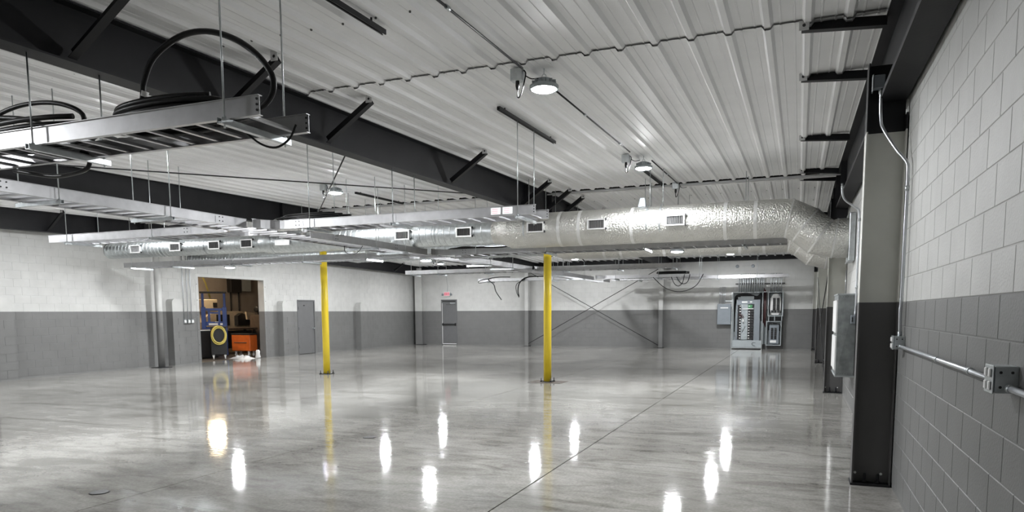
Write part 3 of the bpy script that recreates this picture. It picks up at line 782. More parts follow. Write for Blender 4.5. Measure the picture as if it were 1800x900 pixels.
# ================================================================== WALL UNIT (heater) on the right wall
UX, UY0, UY1, UZ0, UZ1 = 0.555, 12.05, 13.25, 0.60, 1.84
th = thing('wall_air_unit', (0.69, 12.65, UZ0), 'galvanised wall unit with white front panels and creased side, on the right wall', 'air unit')
mb = MB()
ctr = ((UX + 0.81) / 2, UY0 - 0.012, (UZ0 + UZ1) / 2)
mb.add([(UX, UY0, UZ0), (0.81, UY0, UZ0), (0.81, UY0, UZ1), (UX, UY0, UZ1), ctr], [(0, 1, 4), (1, 2, 4), (2, 3, 4), (3, 0, 4)])
mb.box(UX, 0.81, UY0 + 0.001, UY1, UZ0, UZ1); mb.build('casing', DULL, th)
MB().box(UX - 0.02, UX - 0.001, UY0 + 0.03, UY1 - 0.03, UZ0 + 0.66, UZ1 - 0.08).build('front_panel', WHITE, th, label='upper white front panel')
MB().box(UX - 0.02, UX - 0.001, UY0 + 0.03, UY1 - 0.03, UZ0 + 0.08, UZ0 + 0.60).build('front_panel', WHITE, th, label='lower white front panel')
MB().box(UX - 0.012, 0.82, UY0 - 0.015, UY1 + 0.01, UZ1, UZ1 + 0.02).box(UX - 0.012, 0.82, UY0 - 0.015, UY1 + 0.01, UZ0 - 0.02, UZ0).build('rim', GALV, th)
mb = MB()
for k in range(7):
    for z in (UZ1 - 0.03, UZ0 + 0.03): mb.lathe((UX + 0.03 + k * 0.036, UY0 - 0.004, z), [(0.005, -0.004), (0.005, 0.002)], 6, 'y')
mb.build('screws', SCREW, th)

# ================================================================== CONDUITS AND BOXES ON THE RIGHT WALL
def outlet_box(y0, y1, z0, z1, label, depth=0.085):
    th = thing('outlet_box', (XR - depth / 2, (y0 + y1) / 2, z0), label, 'outlet box', 'metal outlet boxes on the right wall')
    MB().bbox(XR - depth, XR + 0.002, y0, y1, z0, z1, 0.004).build('box', GALV, th)
    MB().bbox(XR - depth - 0.006, XR - depth - 0.0005, y0 - 0.003, y1 + 0.003, z0 - 0.003, z1 + 0.003, 0.002).build('cover_plate', GALV, th)
    yc, zc = (y0 + y1) / 2, (z0 + z1) / 2; b = MB()
    for dy in (-0.24, 0.24):
        for dz in (-0.24, 0.24):
            y, z = yc + dy * (y1 - y0), zc + dz * (z1 - z0)
            MB().bbox(XR - depth - 0.014, XR - depth - 0.0062, y - 0.017, y + 0.017, z - 0.019, z + 0.019, 0.004).build('socket', WHITE, th)
    for sgn in (0.42,):
        for q in (-1, 1):
            for p in (-1, 1): b.lathe((XR - depth / 2 + q * 0.02, y0 - 0.0005, zc + p * 0.03), [(0.006, -0.001), (0.006, 0.0)], 8, 'y')
    b.build('knockouts', RUBBER, th); return th
ob1 = outlet_box(3.40, 3.53, 1.262, 1.372, 'nearest metal outlet box on the dark wall paint, with four white sockets')
ob2 = outlet_box(6.72, 6.85, 1.275, 1.385, 'metal outlet box beside the nearest steel column')
def conduit(name, pts, r, label, group, couplings=(), cat='conduit'):
    th = thing(name, pts[0], label, cat, group)
    MB().tube(pts, r, 12).build('pipe', CONDUIT, th)
    for c, d in couplings:
        a = Vector(c); d = Vector(d).normalized() * 0.022
        MB().rod(a - d, a + d, r * 1.28, 12).build('coupling', GALV, th)
    return th
XC = XR - 0.035
conduit('wall_conduit', [(XC, 3.42, 1.285), (XC, 2.2, 1.285)], 0.0135, 'level steel conduit leaving the nearest outlet box out of the picture', 'right wall conduits', [((XC, 3.37, 1.285), (0, 1, 0))])
conduit('wall_conduit', [(XC, 6.72, 1.30), (XC, 3.54, 1.30)], 0.0135, 'level steel conduit between the two outlet boxes on the right wall', 'right wall conduits',
        [((XC, 6.67, 1.30), (0, 1, 0)), ((XC, 5.0, 1.30), (0, 1, 0)), ((XC, 4.1, 1.30), (0, 1, 0)), ((XC, 3.57, 1.30), (0, 1, 0))])
conduit('wall_conduit', smooth_path([(0.59, 7.06, 3.50), (0.60, 7.06, 3.25), (0.625, 7.06, 3.15), (0.72, 6.95, 2.95), (0.785, 6.82, 2.82), (XC, 6.79, 2.72), (XC, 6.79, 2.3), (XC, 6.79, 1.7), (XC - 0.005, 6.79, 1.6), (XC, 6.785, 1.386)], 5),
        0.0135, 'bent steel conduit rising from the outlet box beside the nearest column', 'right wall conduits', [((0.59, 7.06, 3.47), (0, 0, 1)), ((XC, 6.79, 1.40), (0, 0, 1)), ((XC, 6.79, 2.6), (0, 0, 1))])
th = thing('junction_box', (0.575, 7.06, 3.49), 'grey junction box on the dark top of the nearest column', 'junction box')
MB().bbox(0.53, 0.62, 7.02, 7.10, 3.49, 3.60, 0.006).build('box', BOXGREY, th)
MB().box(0.522, 0.529, 7.015, 7.105, 3.47, 3.605).build('cover', GALV, th)
conduit('wall_conduit', smooth_path([(0.54, 12.0, 3.50), (0.55, 12.0, 3.34), (0.60, 12.0, 3.24), (0.74, 12.0, 3.13), (0.79, 12.0, 3.02), (0.795, 12.0, 2.4), (0.795, 12.0, 1.7), (0.79, 11.99, 1.52)], 5),
        0.016, 'bent steel conduit dropping to the galvanised wall unit', 'right wall conduits', [((0.545, 12.0, 3.45), (0, 0, 1)), ((0.795, 12.0, 2.95), (0, 0, 1)), ((0.795, 12.0, 1.95), (0, 0, 1))])
th = thing('disconnect_box', (0.77, 11.97, 1.40), 'small grey switch box on the side of the galvanised wall unit', 'switch box')
MB().bbox(0.735, 0.80, 11.94, 12.03, 1.40, 1.53, 0.006).build('box', BOXGREY, th)
MB().box(0.745, 0.76, 11.925, 11.939, 1.43, 1.50).build('handle', RUBBER, th)
conduit('wall_conduit', [(0.785, 14.6, 2.35), (0.785, 14.6, 1.86)], 0.009, 'thin pipe between the duct box and the galvanised wall unit', 'right wall conduits')
th = thing('thermostat', (0.80, 10.9, 1.33), 'small white switch on the right wall beside the wall unit', 'switch')
MB().bbox(0.79, 0.829, 10.86, 10.94, 1.30, 1.42, 0.006).build('plate', WHITE, th)

# ================================================================== LED LIGHTS
def lamp(x, y, z, label, hook=True):
    th = thing('bay_light', (x, y, z), label, 'lamp', 'round LED bay lights')
    MB().lathe((x, y, z), [(0.131, 0.004), (0.150, 0.004), (0.150, 0.040), (0.120, 0.055), (0.085, 0.065), (0.08, 0.105), (0.05, 0.115)], 24).build('housing', BOXPALE, th)
    fins = MB()
    for k in range(12):
        a = k * math.pi / 6; c, s = math.cos(a), math.sin(a)
        fins.bar((x + 0.082 * c, y + 0.082 * s, z + 0.080), (x + 0.125 * c, y + 0.125 * s, z + 0.074), 0.005, 0.03)
    fins.build('cooling_fins', BOXPALE, th, kind='stuff')
    MB().lathe((x, y, z), [(0.130, 0.012), (0.124, 0.002), (0.105, -0.008), (0.075, -0.014), (0.04, -0.016), (0.0001, -0.0165)], 24).build('lens', LENS, th)
    top = ceilz(y) - 0.01
    zt = top if hook else 2.86
    MB().tube(arc((x, y, z + 0.135), 0.022, 0, 360, 12, 'xz')[:-1], 0.004, 6, closed=True).rod((x, y, z + 0.155), (x, y, zt), 0.005, 6).build('hook', GALV, th)
    return th
LROWS = {-2.5: 'right', -8.68: 'middle', -14.94: 'left'}
for x, rn in LROWS.items():
    if x < -5: lamp(x, 2.3, ceilz(2.3) - 0.24, f'unseen LED bay light added in the {rn} row to light the front wall')  # unseen lamps added to light the front wall that the nearest tray mirrors
    lamp(x, 7.15, ceilz(7.15) - 0.23, {-2.5: 'largest lit LED bay light, near the ceiling lap joint at the top', -8.68: 'LED bay light seen through the nearest tray, middle row', -14.94: 'LED bay light of the left row, beyond the left edge'}[x])
    lamp(x, 12.2, ceilz(12.2) - 0.23, {-2.5: 'lit LED bay light beside the dark strut above the insulated duct', -8.68: 'lit LED bay light where the two roof rods cross', -14.94: 'lit LED bay light just under the long tray at left'}[x])
    lamp(x, 15.9, 2.885, {-2.5: 'low LED bay light hanging under the ducts at right', -8.68: 'low LED bay light hanging below the trays, left of the exit sign', -14.94: 'low LED bay light hanging above the open doorway'}[x])
    lamp(x, 23.8, ceilz(23.8) - 0.24, f'unseen LED bay light added in the {rn} row hidden behind the ducts')
    lamp(x, 28.7, ceilz(28.7) - 0.22, {-2.5: 'far lit LED bay light above the electrical panels', -8.68: 'far small lit LED bay light right of the right yellow post', -14.94: 'far small lit LED bay light above the exit door'}[x])
lamp(-14.94, 20.2, ceilz(20.2) - 0.3, 'LED bay light of the left row behind the far duct')

# ceiling conduit with junction boxes and hanging plug cords
def ceiling_run(x, ys, label):
    th = thing('ceiling_conduit', (x, ys[0], ceilz(ys[0]) - 0.05), label, 'conduit', 'conduits along the roof')
    MB().tube([(x, y, ceilz(y) - 0.052) for y in ys], 0.011, 8).build('pipe', DARK, th)
    for y in ys[1:-1]:
        MB().rod((x, y - 0.03, ceilz(y) - 0.052), (x, y + 0.03, ceilz(y) - 0.052), 0.018, 8).build('coupling', GALV, th)
def cord_box(x, y, label):
    z = ceilz(y) - 0.05
    th = thing('ceiling_junction_box', (x, y, z - 0.1), label, 'junction box', 'ceiling junction boxes with plug cords')
    MB().bbox(x - 0.075, x + 0.055, y - 0.05, y + 0.05, z - 0.11, z + 0.012, 0.006).build('box', GALV, th)
    MB().lathe((x - 0.005, y - 0.02, z - 0.11), [(0.02, 0), (0.022, -0.05), (0.014, -0.085)], 10).build('plug', RUBBER, th)
    MB().tube(smooth_path([(x - 0.005, y - 0.02, z - 0.19), (x - 0.003, y - 0.02, z - 0.27), (x + 0.03, y - 0.02, z - 0.25), (x + 0.065, y - 0.01, z - 0.12), (x + 0.075, y, z - 0.03), (x + 0.03, y, z + 0.005)], 5), 0.0065, 6).build('cord', BLACK, th)
    MB().tube(smooth_path([(x + 0.07, y, z - 0.06), (x + 0.13, y + 0.03, z - 0.09), (x + 0.20, y + 0.1, z - 0.07)], 5), 0.006, 6).build('lamp_cord', BLACK, th)
ceiling_run(-2.66, [2.4, 5.3, 6.95], 'dark conduit along the roof leading to the nearest lamp')
ceiling_run(-2.60, [7.5, 9.0, 10.9, 11.6], 'dark conduit along the roof between the two nearest lamps')
ceiling_run(-2.42, [12.5, 14.0, 15.3], 'dark conduit along the roof beyond the second lamp')
cord_box(-2.72, 7.0, 'grey junction box with plug cord beside the largest lamp')
cord_box(-2.72, 11.9, 'grey junction box with looped cord beside the second lamp')
cord_box(-8.95, 12.2, 'grey junction box beside the lamp where the roof rods cross')
cord_box(-2.45, 15.3, 'grey junction box at the ridge over the insulated duct')
cord_box(-15.2, 28.6, 'far grey junction box beside the small lamp above the exit door')

# ================================================================== CABLES
def loops(c, rx, ry, n, dz, jitter, turns=1, tilt=(0, 0), seed=1):
    """a flat coil of cable: points of several jittered turns"""
    r = random.Random(seed); pts = []
    for t in range(turns):
        k = 1 + r.uniform(-jitter, jitter); ox, oy = r.uniform(-jitter, jitter) * rx, r.uniform(-jitter, jitter) * ry
        for i in range(n):
            a = 2 * math.pi * i / n
            x, y = ox + rx * k * math.cos(a), oy + ry * k * math.sin(a)
            pts.append((c[0] + x, c[1] + y, c[2] + dz * (t + i / n) + x * tilt[0] + y * tilt[1]))
    return pts
th = thing('cable_coil', (-4.1, 4.05, ZT), 'big coil of thick black cable on the nearest tray, one loop standing up', 'cable coil', 'black cable coils on the trays')
MB().tube(smooth_path(loops((-4.27, 4.03, ZT + 0.07), 0.50, 0.165, 14, 0.034, 0.07, 5, seed=2), 3), 0.021, 8).build('lying_loops', BLACK, th)
pts = [(-4.75, 4.0, ZT + 0.1), (-4.50, 3.98, ZT + 0.25), (-4.46, 3.98, ZT + 0.40), (-4.35, 3.98, ZT + 0.56), (-4.10, 3.98, ZT + 0.665), (-3.85, 3.98, ZT + 0.665), (-3.60, 3.98, ZT + 0.575), (-3.40, 3.98, ZT + 0.43), (-3.30, 3.98, ZT + 0.28), (-3.36, 4.0, ZT + 0.16), (-3.6, 4.05, ZT + 0.09), (-3.9, 4.1, ZT + 0.06)]
MB().tube(smooth_path(pts, 5), 0.021, 8).build('standing_loop', BLACK, th)
MB().tube([(-4.465, 3.98, ZT + 0.30), (-4.45, 3.98, ZT + 0.335)], 0.026, 8).build('tie', WHITE, th)
MB().tube(smooth_path([(-4.46, 3.97, ZT + 0.26), (-4.36, 3.97, ZT + 0.12), (-4.28, 3.98, ZT + 0.05)], 4), 0.010, 6).build('tail', BLACK, th)
MB().tube(smooth_path([(-3.72, 4.15, ZT + 0.03), (-3.62, 4.2, ZT - 0.06), (-3.48, 4.2, ZT - 0.10), (-3.36, 4.2, ZT - 0.05), (-3.30, 4.2, ZT + 0.04)], 5), 0.008, 6).build('hanging_loop', BLACK, th)
th = thing('cable_coil', (-5.7, 4.05, ZT), 'coil of thick black cable at the left edge on the nearest tray', 'cable coil', 'black cable coils on the trays')
MB().tube(smooth_path(loops((-5.75, 4.03, ZT + 0.07), 0.60, 0.165, 14, 0.04, 0.07, 4, seed=5), 3), 0.021, 8).build('lying_loops', BLACK, th)
MB().tube(smooth_path([(-6.3, 4.0, ZT + 0.3), (-5.9, 3.98, ZT + 0.37), (-5.6, 3.98, ZT + 0.38), (-5.32, 3.98, ZT + 0.34), (-5.13, 4.0, ZT + 0.25), (-5.2, 4.05, ZT + 0.12)], 5), 0.018, 8).build('standing_loop', BLACK, th)
MB().tube(smooth_path([(-6.2, 3.98, ZT + 0.33), (-5.75, 3.98, ZT + 0.27), (-5.45, 4.0, ZT + 0.17), (-5.25, 4.05, ZT + 0.1)], 5), 0.021, 8).build('slanting_loop', BLACK, th)
MB().tube(smooth_path([(-6.4, 4.3, ZT - 0.02), (-6.0, 4.33, ZT - 0.09), (-5.75, 4.32, ZT - 0.10), (-5.5, 4.3, ZT - 0.07), (-5.45, 4.28, ZT + 0.02), (-5.5, 4.25, ZT + 0.05)], 5), 0.018, 8).build('hanging_loop', BLACK, th)
th = thing('cable_coil', (-7.0, 9.15, ZT), 'flat pile of black cable at the junction of the stickered tray', 'cable coil', 'black cable coils on the trays')
MB().tube(smooth_path(loops((-6.95, 9.14, ZT + 0.10), 0.62, 0.17, 12, 0.014, 0.18, 9, seed=8), 3), 0.012, 6).build('loops', BLACK, th)
MB().tube(smooth_path([(-7.5, 9.0, ZT + 0.16), (-7.68, 8.85, ZT + 0.10), (-7.78, 8.8, ZT + 0.02)], 4), 0.006, 6).build('tail', WHITE, th)
th = thing('cable_coil', (-9.4, 9.15, ZT), 'flat pile of black cable on the tray left of the long one', 'cable coil', 'black cable coils on the trays')
MB().tube(smooth_path(loops((-9.4, 9.14, ZT + 0.10), 0.5, 0.17, 12, 0.012, 0.15, 7, seed=9), 3), 0.011, 6).build('loops', BLACK, th)
th = thing('tray_cable', (-6.6, 14.4, ZT), 'sagging black cable on the tray under the insulated duct', 'cable')
MB().tube(smooth_path([(-7.3, 14.5, ZT + 0.12), (-6.95, 14.42, ZT + 0.17), (-6.5, 14.39, ZT + 0.14), (-6.0, 14.38, ZT + 0.13), (-5.5, 14.42, ZT + 0.18), (-5.0, 14.6, ZT + 0.16)], 5), 0.014, 8).build('cable', BLACK, th)
MB().tube(smooth_path(loops((-6.9, 14.65, ZT + 0.11), 0.5, 0.15, 12, 0.014, 0.1, 4, seed=4), 3), 0.013, 6).build('loops', BLACK, th)
th = thing('tray_cable', (-7.8, 11.0, ZT - 0.15), 'thin black wire looping below the long tray, in front of the spiral duct', 'cable')
MB().tube(smooth_path([(-8.05, 11.55, ZT + 0.02), (-8.0, 11.5, ZT - 0.12), (-7.85, 11.5, ZT - 0.17), (-7.7, 11.5, ZT - 0.12), (-7.58, 11.5, ZT + 0.02)], 5), 0.006, 6).build('cable', BLACK, th)
YC = 28.0
th = thing('cable_tail', (-12.0, YC, 2.2), 'black cable tail hanging from the far tray, left one of the two', 'cable', 'black cable tails under the far tray')
MB().tube(smooth_path([(-11.3, YC, ZT + 0.2), (-11.9, YC, ZT + 0.2), (-12.3, YC, ZT + 0.12), (-12.05, YC, ZT - 0.1), (-11.95, YC, ZT - 0.4), (-11.7, YC, ZT - 0.75)], 6), 0.018, 6).build('cable', BLACK, th)
MB().tube(smooth_path([(-12.2, YC, ZT + 0.16), (-12.65, YC, ZT + 0.1), (-12.75, YC, ZT - 0.02), (-12.3, YC, ZT + 0.02)], 6), 0.012, 6).build('loop', BLACK, th)
th = thing('cable_tail', (-10.6, YC, 2.2), 'black cable tail hanging from the far tray, right one of the two', 'cable', 'black cable tails under the far tray')
MB().tube(smooth_path([(-9.7, YC, ZT + 0.2), (-10.5, YC, ZT + 0.18), (-10.85, YC, ZT - 0.02), (-10.95, YC, ZT - 0.35), (-10.9, YC, ZT - 0.62)], 6), 0.024, 6).build('cable', BLACK, th)
MB().tube(smooth_path([(-10.6, YC - 0.05, ZT + 0.1), (-10.98, YC - 0.05, ZT - 0.1), (-11.0, YC - 0.05, ZT - 0.4), (-10.88, YC - 0.05, ZT - 0.66)], 6), 0.014, 6).build('second_strand', BLACK, th)
th = thing('cable_tail', (-4.2, YC, 2.4), 'black cable loops drooping below the lower far tray, near its right end', 'cable')
for a, b, dz in ((-5.3, -3.4, 0.52), (-4.4, -3.9, 0.22), (-4.6, -4.1, 0.30)):
    MB().tube(smooth_path([(a, YC - 0.03, ZT + 0.05), (a + (b - a) * 0.25, YC - 0.03, ZT - dz * 0.7), (a + (b - a) * 0.55, YC - 0.03, ZT - dz), (a + (b - a) * 0.85, YC - 0.03, ZT - dz * 0.6), (b, YC - 0.03, ZT + 0.14)], 6), 0.015, 6).build('cable', BLACK, th)
th = thing('cable_coil', (-4.5, 28.3, ZT), 'small pile of black cable on the lower far tray', 'cable coil', 'black cable coils on the trays')
MB().tube(smooth_path(loops((-4.6, 28.3, ZT + 0.19), 0.6, 0.18, 12, 0.02, 0.15, 4, seed=12), 3), 0.02, 6).build('loops', BLACK, th)
th = thing('cable_loop', (-6.6, 21.3, ZT), 'black cable arching above the higher far tray', 'cable')
MB().tube(smooth_path([(-7.4, 21.2, ZT + 0.1), (-7.2, 21.2, ZT + 0.42), (-6.8, 21.2, ZT + 0.55), (-6.3, 21.2, ZT + 0.42), (-6.0, 21.2, ZT + 0.15)], 6), 0.016, 6).build('cable', BLACK, th)

# ================================================================== DOORS, SIGN
d = MB(); DY0, DY1, DZ = 22.66, 23.74, 2.12
d.box(XL - 0.2, XL + 0.012, DY0, DY0 + 0.05, 0, DZ).box(XL - 0.2, XL + 0.012, DY1 - 0.05, DY1, 0, DZ).box(XL - 0.2, XL + 0.012, DY0 + 0.05, DY1 - 0.05, DZ - 0.05, DZ)
d = d.build('door_1', DOORP, kind='structure')
MB().box(XL - 0.06, XL - 0.012, DY0 + 0.053, DY1 - 0.056, 0.012, DZ - 0.053).build('door_leaf', DOORP, d)
MB().box(XL - 0.2, XL - 0.19, DY0 + 0.05, DY1 - 0.05, 0, DZ - 0.05).build('backing', RUBBER, d)
for z in (0.3, 1.0, 1.8): MB().rod((XL + 0.004, DY0 + 0.056, z - 0.06), (XL + 0.004, DY0 + 0.056, z + 0.06), 0.012).build('hinge', DARK, d)
k = MB().lathe((XL - 0.012, DY1 - 0.13, 1.0), [(0.03, 0), (0.03, 0.008), (0.012, 0.012), (0.012, 0.045), (0.028, 0.055), (0.03, 0.075), (0.015, 0.085)], 14, 'x').build('knob', GALV, d)
MB().box(XL - 0.012, XL - 0.006, 23.05, 23.13, 1.88, 1.92).build('label_plate', DARK, d)
BX0, BX1, BZ = -16.58, -15.70, 2.24
d = MB().box(BX0, BX0 + 0.05, YB - 0.012, YB + 0.2, 0, BZ).box(BX1 - 0.05, BX1, YB - 0.012, YB + 0.2, 0, BZ).box(BX0 + 0.05, BX1 - 0.05, YB - 0.012, YB + 0.2, BZ - 0.05, BZ)
d = d.build('door_2', DOORP, kind='structure')
MB().box(BX0 + 0.053, BX1 - 0.053, YB + 0.012, YB + 0.05, 0.02, BZ - 0.053).build('door_leaf', DOORP, d)
MB().box(BX0 + 0.05, BX1 - 0.05, YB + 0.19, YB + 0.2, 0, BZ - 0.05).build('backing', RUBBER, d)
MB().box(BX0 + 0.05, BX0 + 0.066, YB - 0.006, YB + 0.011, 0.05, BZ - 0.17).box(BX0 + 0.066, BX1 - 0.05, YB - 0.006, YB + 0.011, 0.025, 0.06).build('weather_strip', WHITE, d)
b = MB().bbox(BX0 + 0.07, BX1 - 0.07, YB - 0.06, YB - 0.03, 0.98, 1.05, 0.008).box(BX0 + 0.07, BX0 + 0.13, YB - 0.03, YB + 0.011, 0.95, 1.08).box(BX1 - 0.13, BX1 - 0.07, YB - 0.03, YB + 0.011, 0.95, 1.08)
b.build('panic_bar', RUBBER, d)
c = MB().box(BX1 - 0.36, BX1 - 0.07, YB - 0.06, YB + 0.01, BZ - 0.22, BZ - 0.15).build('door_closer', GALV, d)
MB().bar((BX1 - 0.32, YB - 0.07, BZ - 0.22), (BX0 + 0.32, YB - 0.1, BZ - 0.26), 0.02, 0.012).box(BX0 + 0.08, BX1 - 0.08, YB - 0.03, YB - 0.013, BZ - 0.10, BZ - 0.07).build('closer_arm', RUBBER, c)
# exit sign with two lamp heads
EX, EZ = -16.22, 2.40
th = thing('exit_sign', (EX, YB - 0.05, EZ), 'pale red exit sign with two small lamp heads above the back door', 'exit sign')
MB().bbox(EX - 0.17, EX + 0.17, YB - 0.075, YB - 0.002, EZ, EZ + 0.22, 0.008).build('case', WHITE, th)
MB().box(EX - 0.15, EX + 0.15, YB - 0.079, YB - 0.0755, EZ + 0.025, EZ + 0.20).build('face', PINK, th)
strokes = {'E': [(0, 0, 0, 1), (0, 0, 1, 0), (0, .5, .8, .5), (0, 1, 1, 1)], 'X': [(0, 0, 1, 1), (0, 1, 1, 0)], 'I': [(.5, 0, .5, 1)], 'T': [(.5, 0, .5, 1), (0, 1, 1, 1)]}
for i, ch in enumerate('EXIT'):
    mb = MB(); ox = EX - 0.122 + i * 0.066
    for x0, z0, x1, z1 in strokes[ch]:
        mb.bar((ox + x0 * 0.042, YB - 0.081, EZ + 0.06 + z0 * 0.105), (ox + x1 * 0.042, YB - 0.081, EZ + 0.06 + z1 * 0.105), 0.003, 0.014, up=(-(z1 - z0), 0, (x1 - x0)))
    mb.build('letter', RED, th)
for s in (-1, 1):
    MB().lathe((EX + s * 0.23, YB - 0.05, EZ + 0.09), [(0.03, 0.03), (0.05, -0.02), (0.055, -0.05), (0.03, -0.055)], 14, 'y').bar((EX + s * 0.168, YB - 0.04, EZ + 0.09), (EX + s * 0.22, YB - 0.04, EZ + 0.09), 0.02, 0.03).build('lamp_head', BOXGREY, th)
MB().tube(smooth_path([(EX, YB - 0.02, EZ + 0.22), (EX + 0.03, YB - 0.02, EZ + 0.5), (EX - 0.02, YB - 0.02, EZ + 0.75), (EX - 0.06, YB - 0.02, EZ + 1.3)], 5), 0.006, 6).build('supply_cord', BOXGREY, th)

# conduits with boxes left of the doorway
for i, (y, zt) in enumerate(((17.12, 3.55), (17.28, 3.6), (17.42, 3.65))):
    n = ['left', 'middle', 'right'][i]
    th = thing('wall_conduit', (XL + 0.03, y, 1.30), f'thin conduit with a grey box on the left wall, {n} of three', 'conduit', 'three conduits beside the doorway')
    MB().tube([(XL + 0.03, y, 1.42), (XL + 0.03, y, zt)], 0.012, 8).build('pipe', CONDUIT, th)
    MB().bbox(XL + 0.002, XL + 0.075, y - 0.055, y + 0.055, 1.30, 1.42, 0.006).build('box', GALV, th)
    MB().bbox(XL + 0.0755, XL + 0.082, y - 0.04, y + 0.04, 1.32, 1.40, 0.002).build('socket_plate', WHITE, th)

# ================================================================== ELECTRICAL PANELS ON THE BACK WALL
NTH = ['first', 'second', 'third', 'fourth', 'fifth', 'sixth', 'seventh', 'eighth', 'ninth', 'tenth', 'eleventh', 'twelfth']
def U(u): return -2.65 + (u - 220) * 0.00356
def Vz(v): return 0.03 + (848 - v) * 0.00373
YP = YB - 0.30                       # front of the enclosures
def face(mb, u0, u1, v0, v1, y0, y1): return mb.box(U(u0), U(u1), y0, y1, Vz(v1), Vz(v0))
th = thing('electrical_panel', (U(400), YP + 0.15, 0.0), 'tall open electrical panel with two rows of breakers on the back wall', 'electrical panel')
mb = MB(); face(mb, 235, 572, 215, 845, YB - 0.02, YB - 0.004); face(mb, 235, 243, 215, 845, YP, YB - 0.02); face(mb, 564, 572, 215, 845, YP, YB - 0.02)
face(mb, 243, 564, 215, 222, YP, YB - 0.02); mb.build('enclosure', BOXPALE, th)
mb = MB(); face(mb, 243, 564, 755, 832, YP + 0.02, YP + 0.05); mb.build('lower_cover', BOXPALE, th)
mb = MB(); face(mb, 222, 230, 215, 846, YP - 0.02, YP + 0.03); face(mb, 564, 572, 640, 846, YP - 0.02, YP - 0.001); face(mb, 230, 564, 832, 846, YP - 0.02, YP - 0.001)
mb.box(U(222), U(230), YP - 0.02, YP + 0.1, 0.0, Vz(846)).box(U(562), U(572), YP - 0.02, YP + 0.1, 0.0, Vz(846)); mb.build('frame', GALV, th)
mb = MB(); face(mb, 275, 330, 300, 755, YP + 0.06, YP + 0.075); face(mb, 475, 540, 300, 755, YP + 0.03, YP + 0.075); face(mb, 330, 475, 300, 350, YP + 0.05, YP + 0.075)
mb.build('inner_cover', BOXGREY, th)
mb = MB(); face(mb, 330, 405, 350, 750, YP + 0.07, YP + 0.085); mb.build('bus_cover', BOXPALE, th)
mb = MB(); face(mb, 290, 320, 270, 298, YP + 0.07, YP + 0.08); face(mb, 320, 470, 262, 298, YP + 0.06, YP + 0.075); mb.build('top_plate', BOXPALE, th)
for side, (u0, u1) in (('left', (290, 330)), ('right', (410, 472))):
    for k in range(13):
        v0 = 358 + k * 30
        mb = MB(); mb.bbox(U(u0), U(u1), YP + 0.015, YP + 0.068, Vz(v0 + 27), Vz(v0), 0.004); br = mb.build('breaker', RUBBER, th)
        uu0 = u0 + (24 if side == 'left' else 4)
        mb = MB(); face(mb, uu0, uu0 + 14, v0 + 9, v0 + 19, YP + 0.002, YP + 0.0145); mb.build('breaker_switch', WHITE, br)
mb = MB(); face(mb, 335, 398, 318, 335, YP + 0.044, YP + 0.049); face(mb, 425, 450, 318, 333, YP + 0.044, YP + 0.049); face(mb, 345, 470, 398, 406, YP - 0.002, YP + 0.001); mb.build('label_strips', WHITE, th)
mb = MB(); face(mb, 408, 455, 358, 396, YP + 0.004, YP + 0.013); mb.build('green_terminal', GREEN, th, label='green terminal label')
mb = MB(); r = random.Random(4)
for k in range(9):
    mb.tube(smooth_path([(U(255), YP + 0.08, Vz(500 + k * 20)), (U(252 + k), YP + 0.08 + k * 0.01, Vz(320 + k * 4)), (U(275 + k * 3), YP + 0.1, Vz(248 + k * 4)), (U(400), YP + 0.1, Vz(235 + k * 5)), (U(500), YP + 0.09, Vz(262 + k * 5)), (U(548 + r.uniform(-6, 6)), YP + 0.08, Vz(225 + k))], 4), 0.018, 6)
for k in range(7):
    mb.tube(smooth_path([(U(572), YP + 0.06, Vz(225 + k * 3)), (U(520 + k * 5), YP + 0.06, Vz(290)), (U(512 + k * 6), YP + 0.05, Vz(380)), (U(530 + k * 5), YP + 0.05, Vz(460)), (U(556 + k), YP + 0.05, Vz(540))], 4), 0.019, 6)
mb.build('black_wires', BLACK, th)
mb = MB()
for k in range(8):
    a = r.uniform(300, 335); c = r.uniform(455, 500)
    mb.tube(smooth_path([(U(a), YP, Vz(c)), (U(a + 15), YP - 0.03, Vz(c + r.uniform(-25, 5))), (U(a + 35), YP - 0.02, Vz(c + r.uniform(0, 30)))], 4), 0.008, 6)
mb.build('red_wires', REDBROWN, th)
mb = MB()
for k in range(5):
    mb.tube(smooth_path([(U(345), YP, Vz(500)), (U(352 + 3 * k), YP - 0.03, Vz(515 + k * 6)), (U(350), YP, Vz(545))], 4), 0.010, 6)
mb.build('white_wires', WHITE, th)
MB().tube(smooth_path([(U(500), YP + 0.01, Vz(782)), (U(470), YP + 0.005, Vz(782)), (U(460), YP + 0.005, Vz(795)), (U(470), YP + 0.005, Vz(812)), (U(495), YP + 0.01, Vz(818))], 5), 0.007, 6).build('loose_wire', BLACK, th)
mb = MB().bar((U(345), YP + 0.055, Vz(665)), (U(380), YP + 0.055, Vz(600)), 0.012, 0.01); mb.build('diagonal_lead', DARK, th)
# vertical trough
th = thing('wire_trough', (U(600), YP + 0.1, Vz(800)), 'narrow vertical wire trough between the open electrical panels', 'wire trough')
mb = MB(); face(mb, 576, 612, 215, 800, YB - 0.02, YB - 0.004); face(mb, 576, 583, 560, 800, YP + 0.02, YB - 0.02); face(mb, 576, 612, 213, 219, YP, YB - 0.02); mb.build('casing', BOXPALE, th)
mb = MB()
for k in range(6): mb.tube([(U(580 + k * 5), YP + 0.1, Vz(560 + k * 10)), (U(581 + k * 5), YP + 0.1, Vz(400)), (U(580 + k * 5), YP + 0.1, Vz(170 + k * 8))], 0.011, 6)
mb.build('wires', REDBROWN, th)
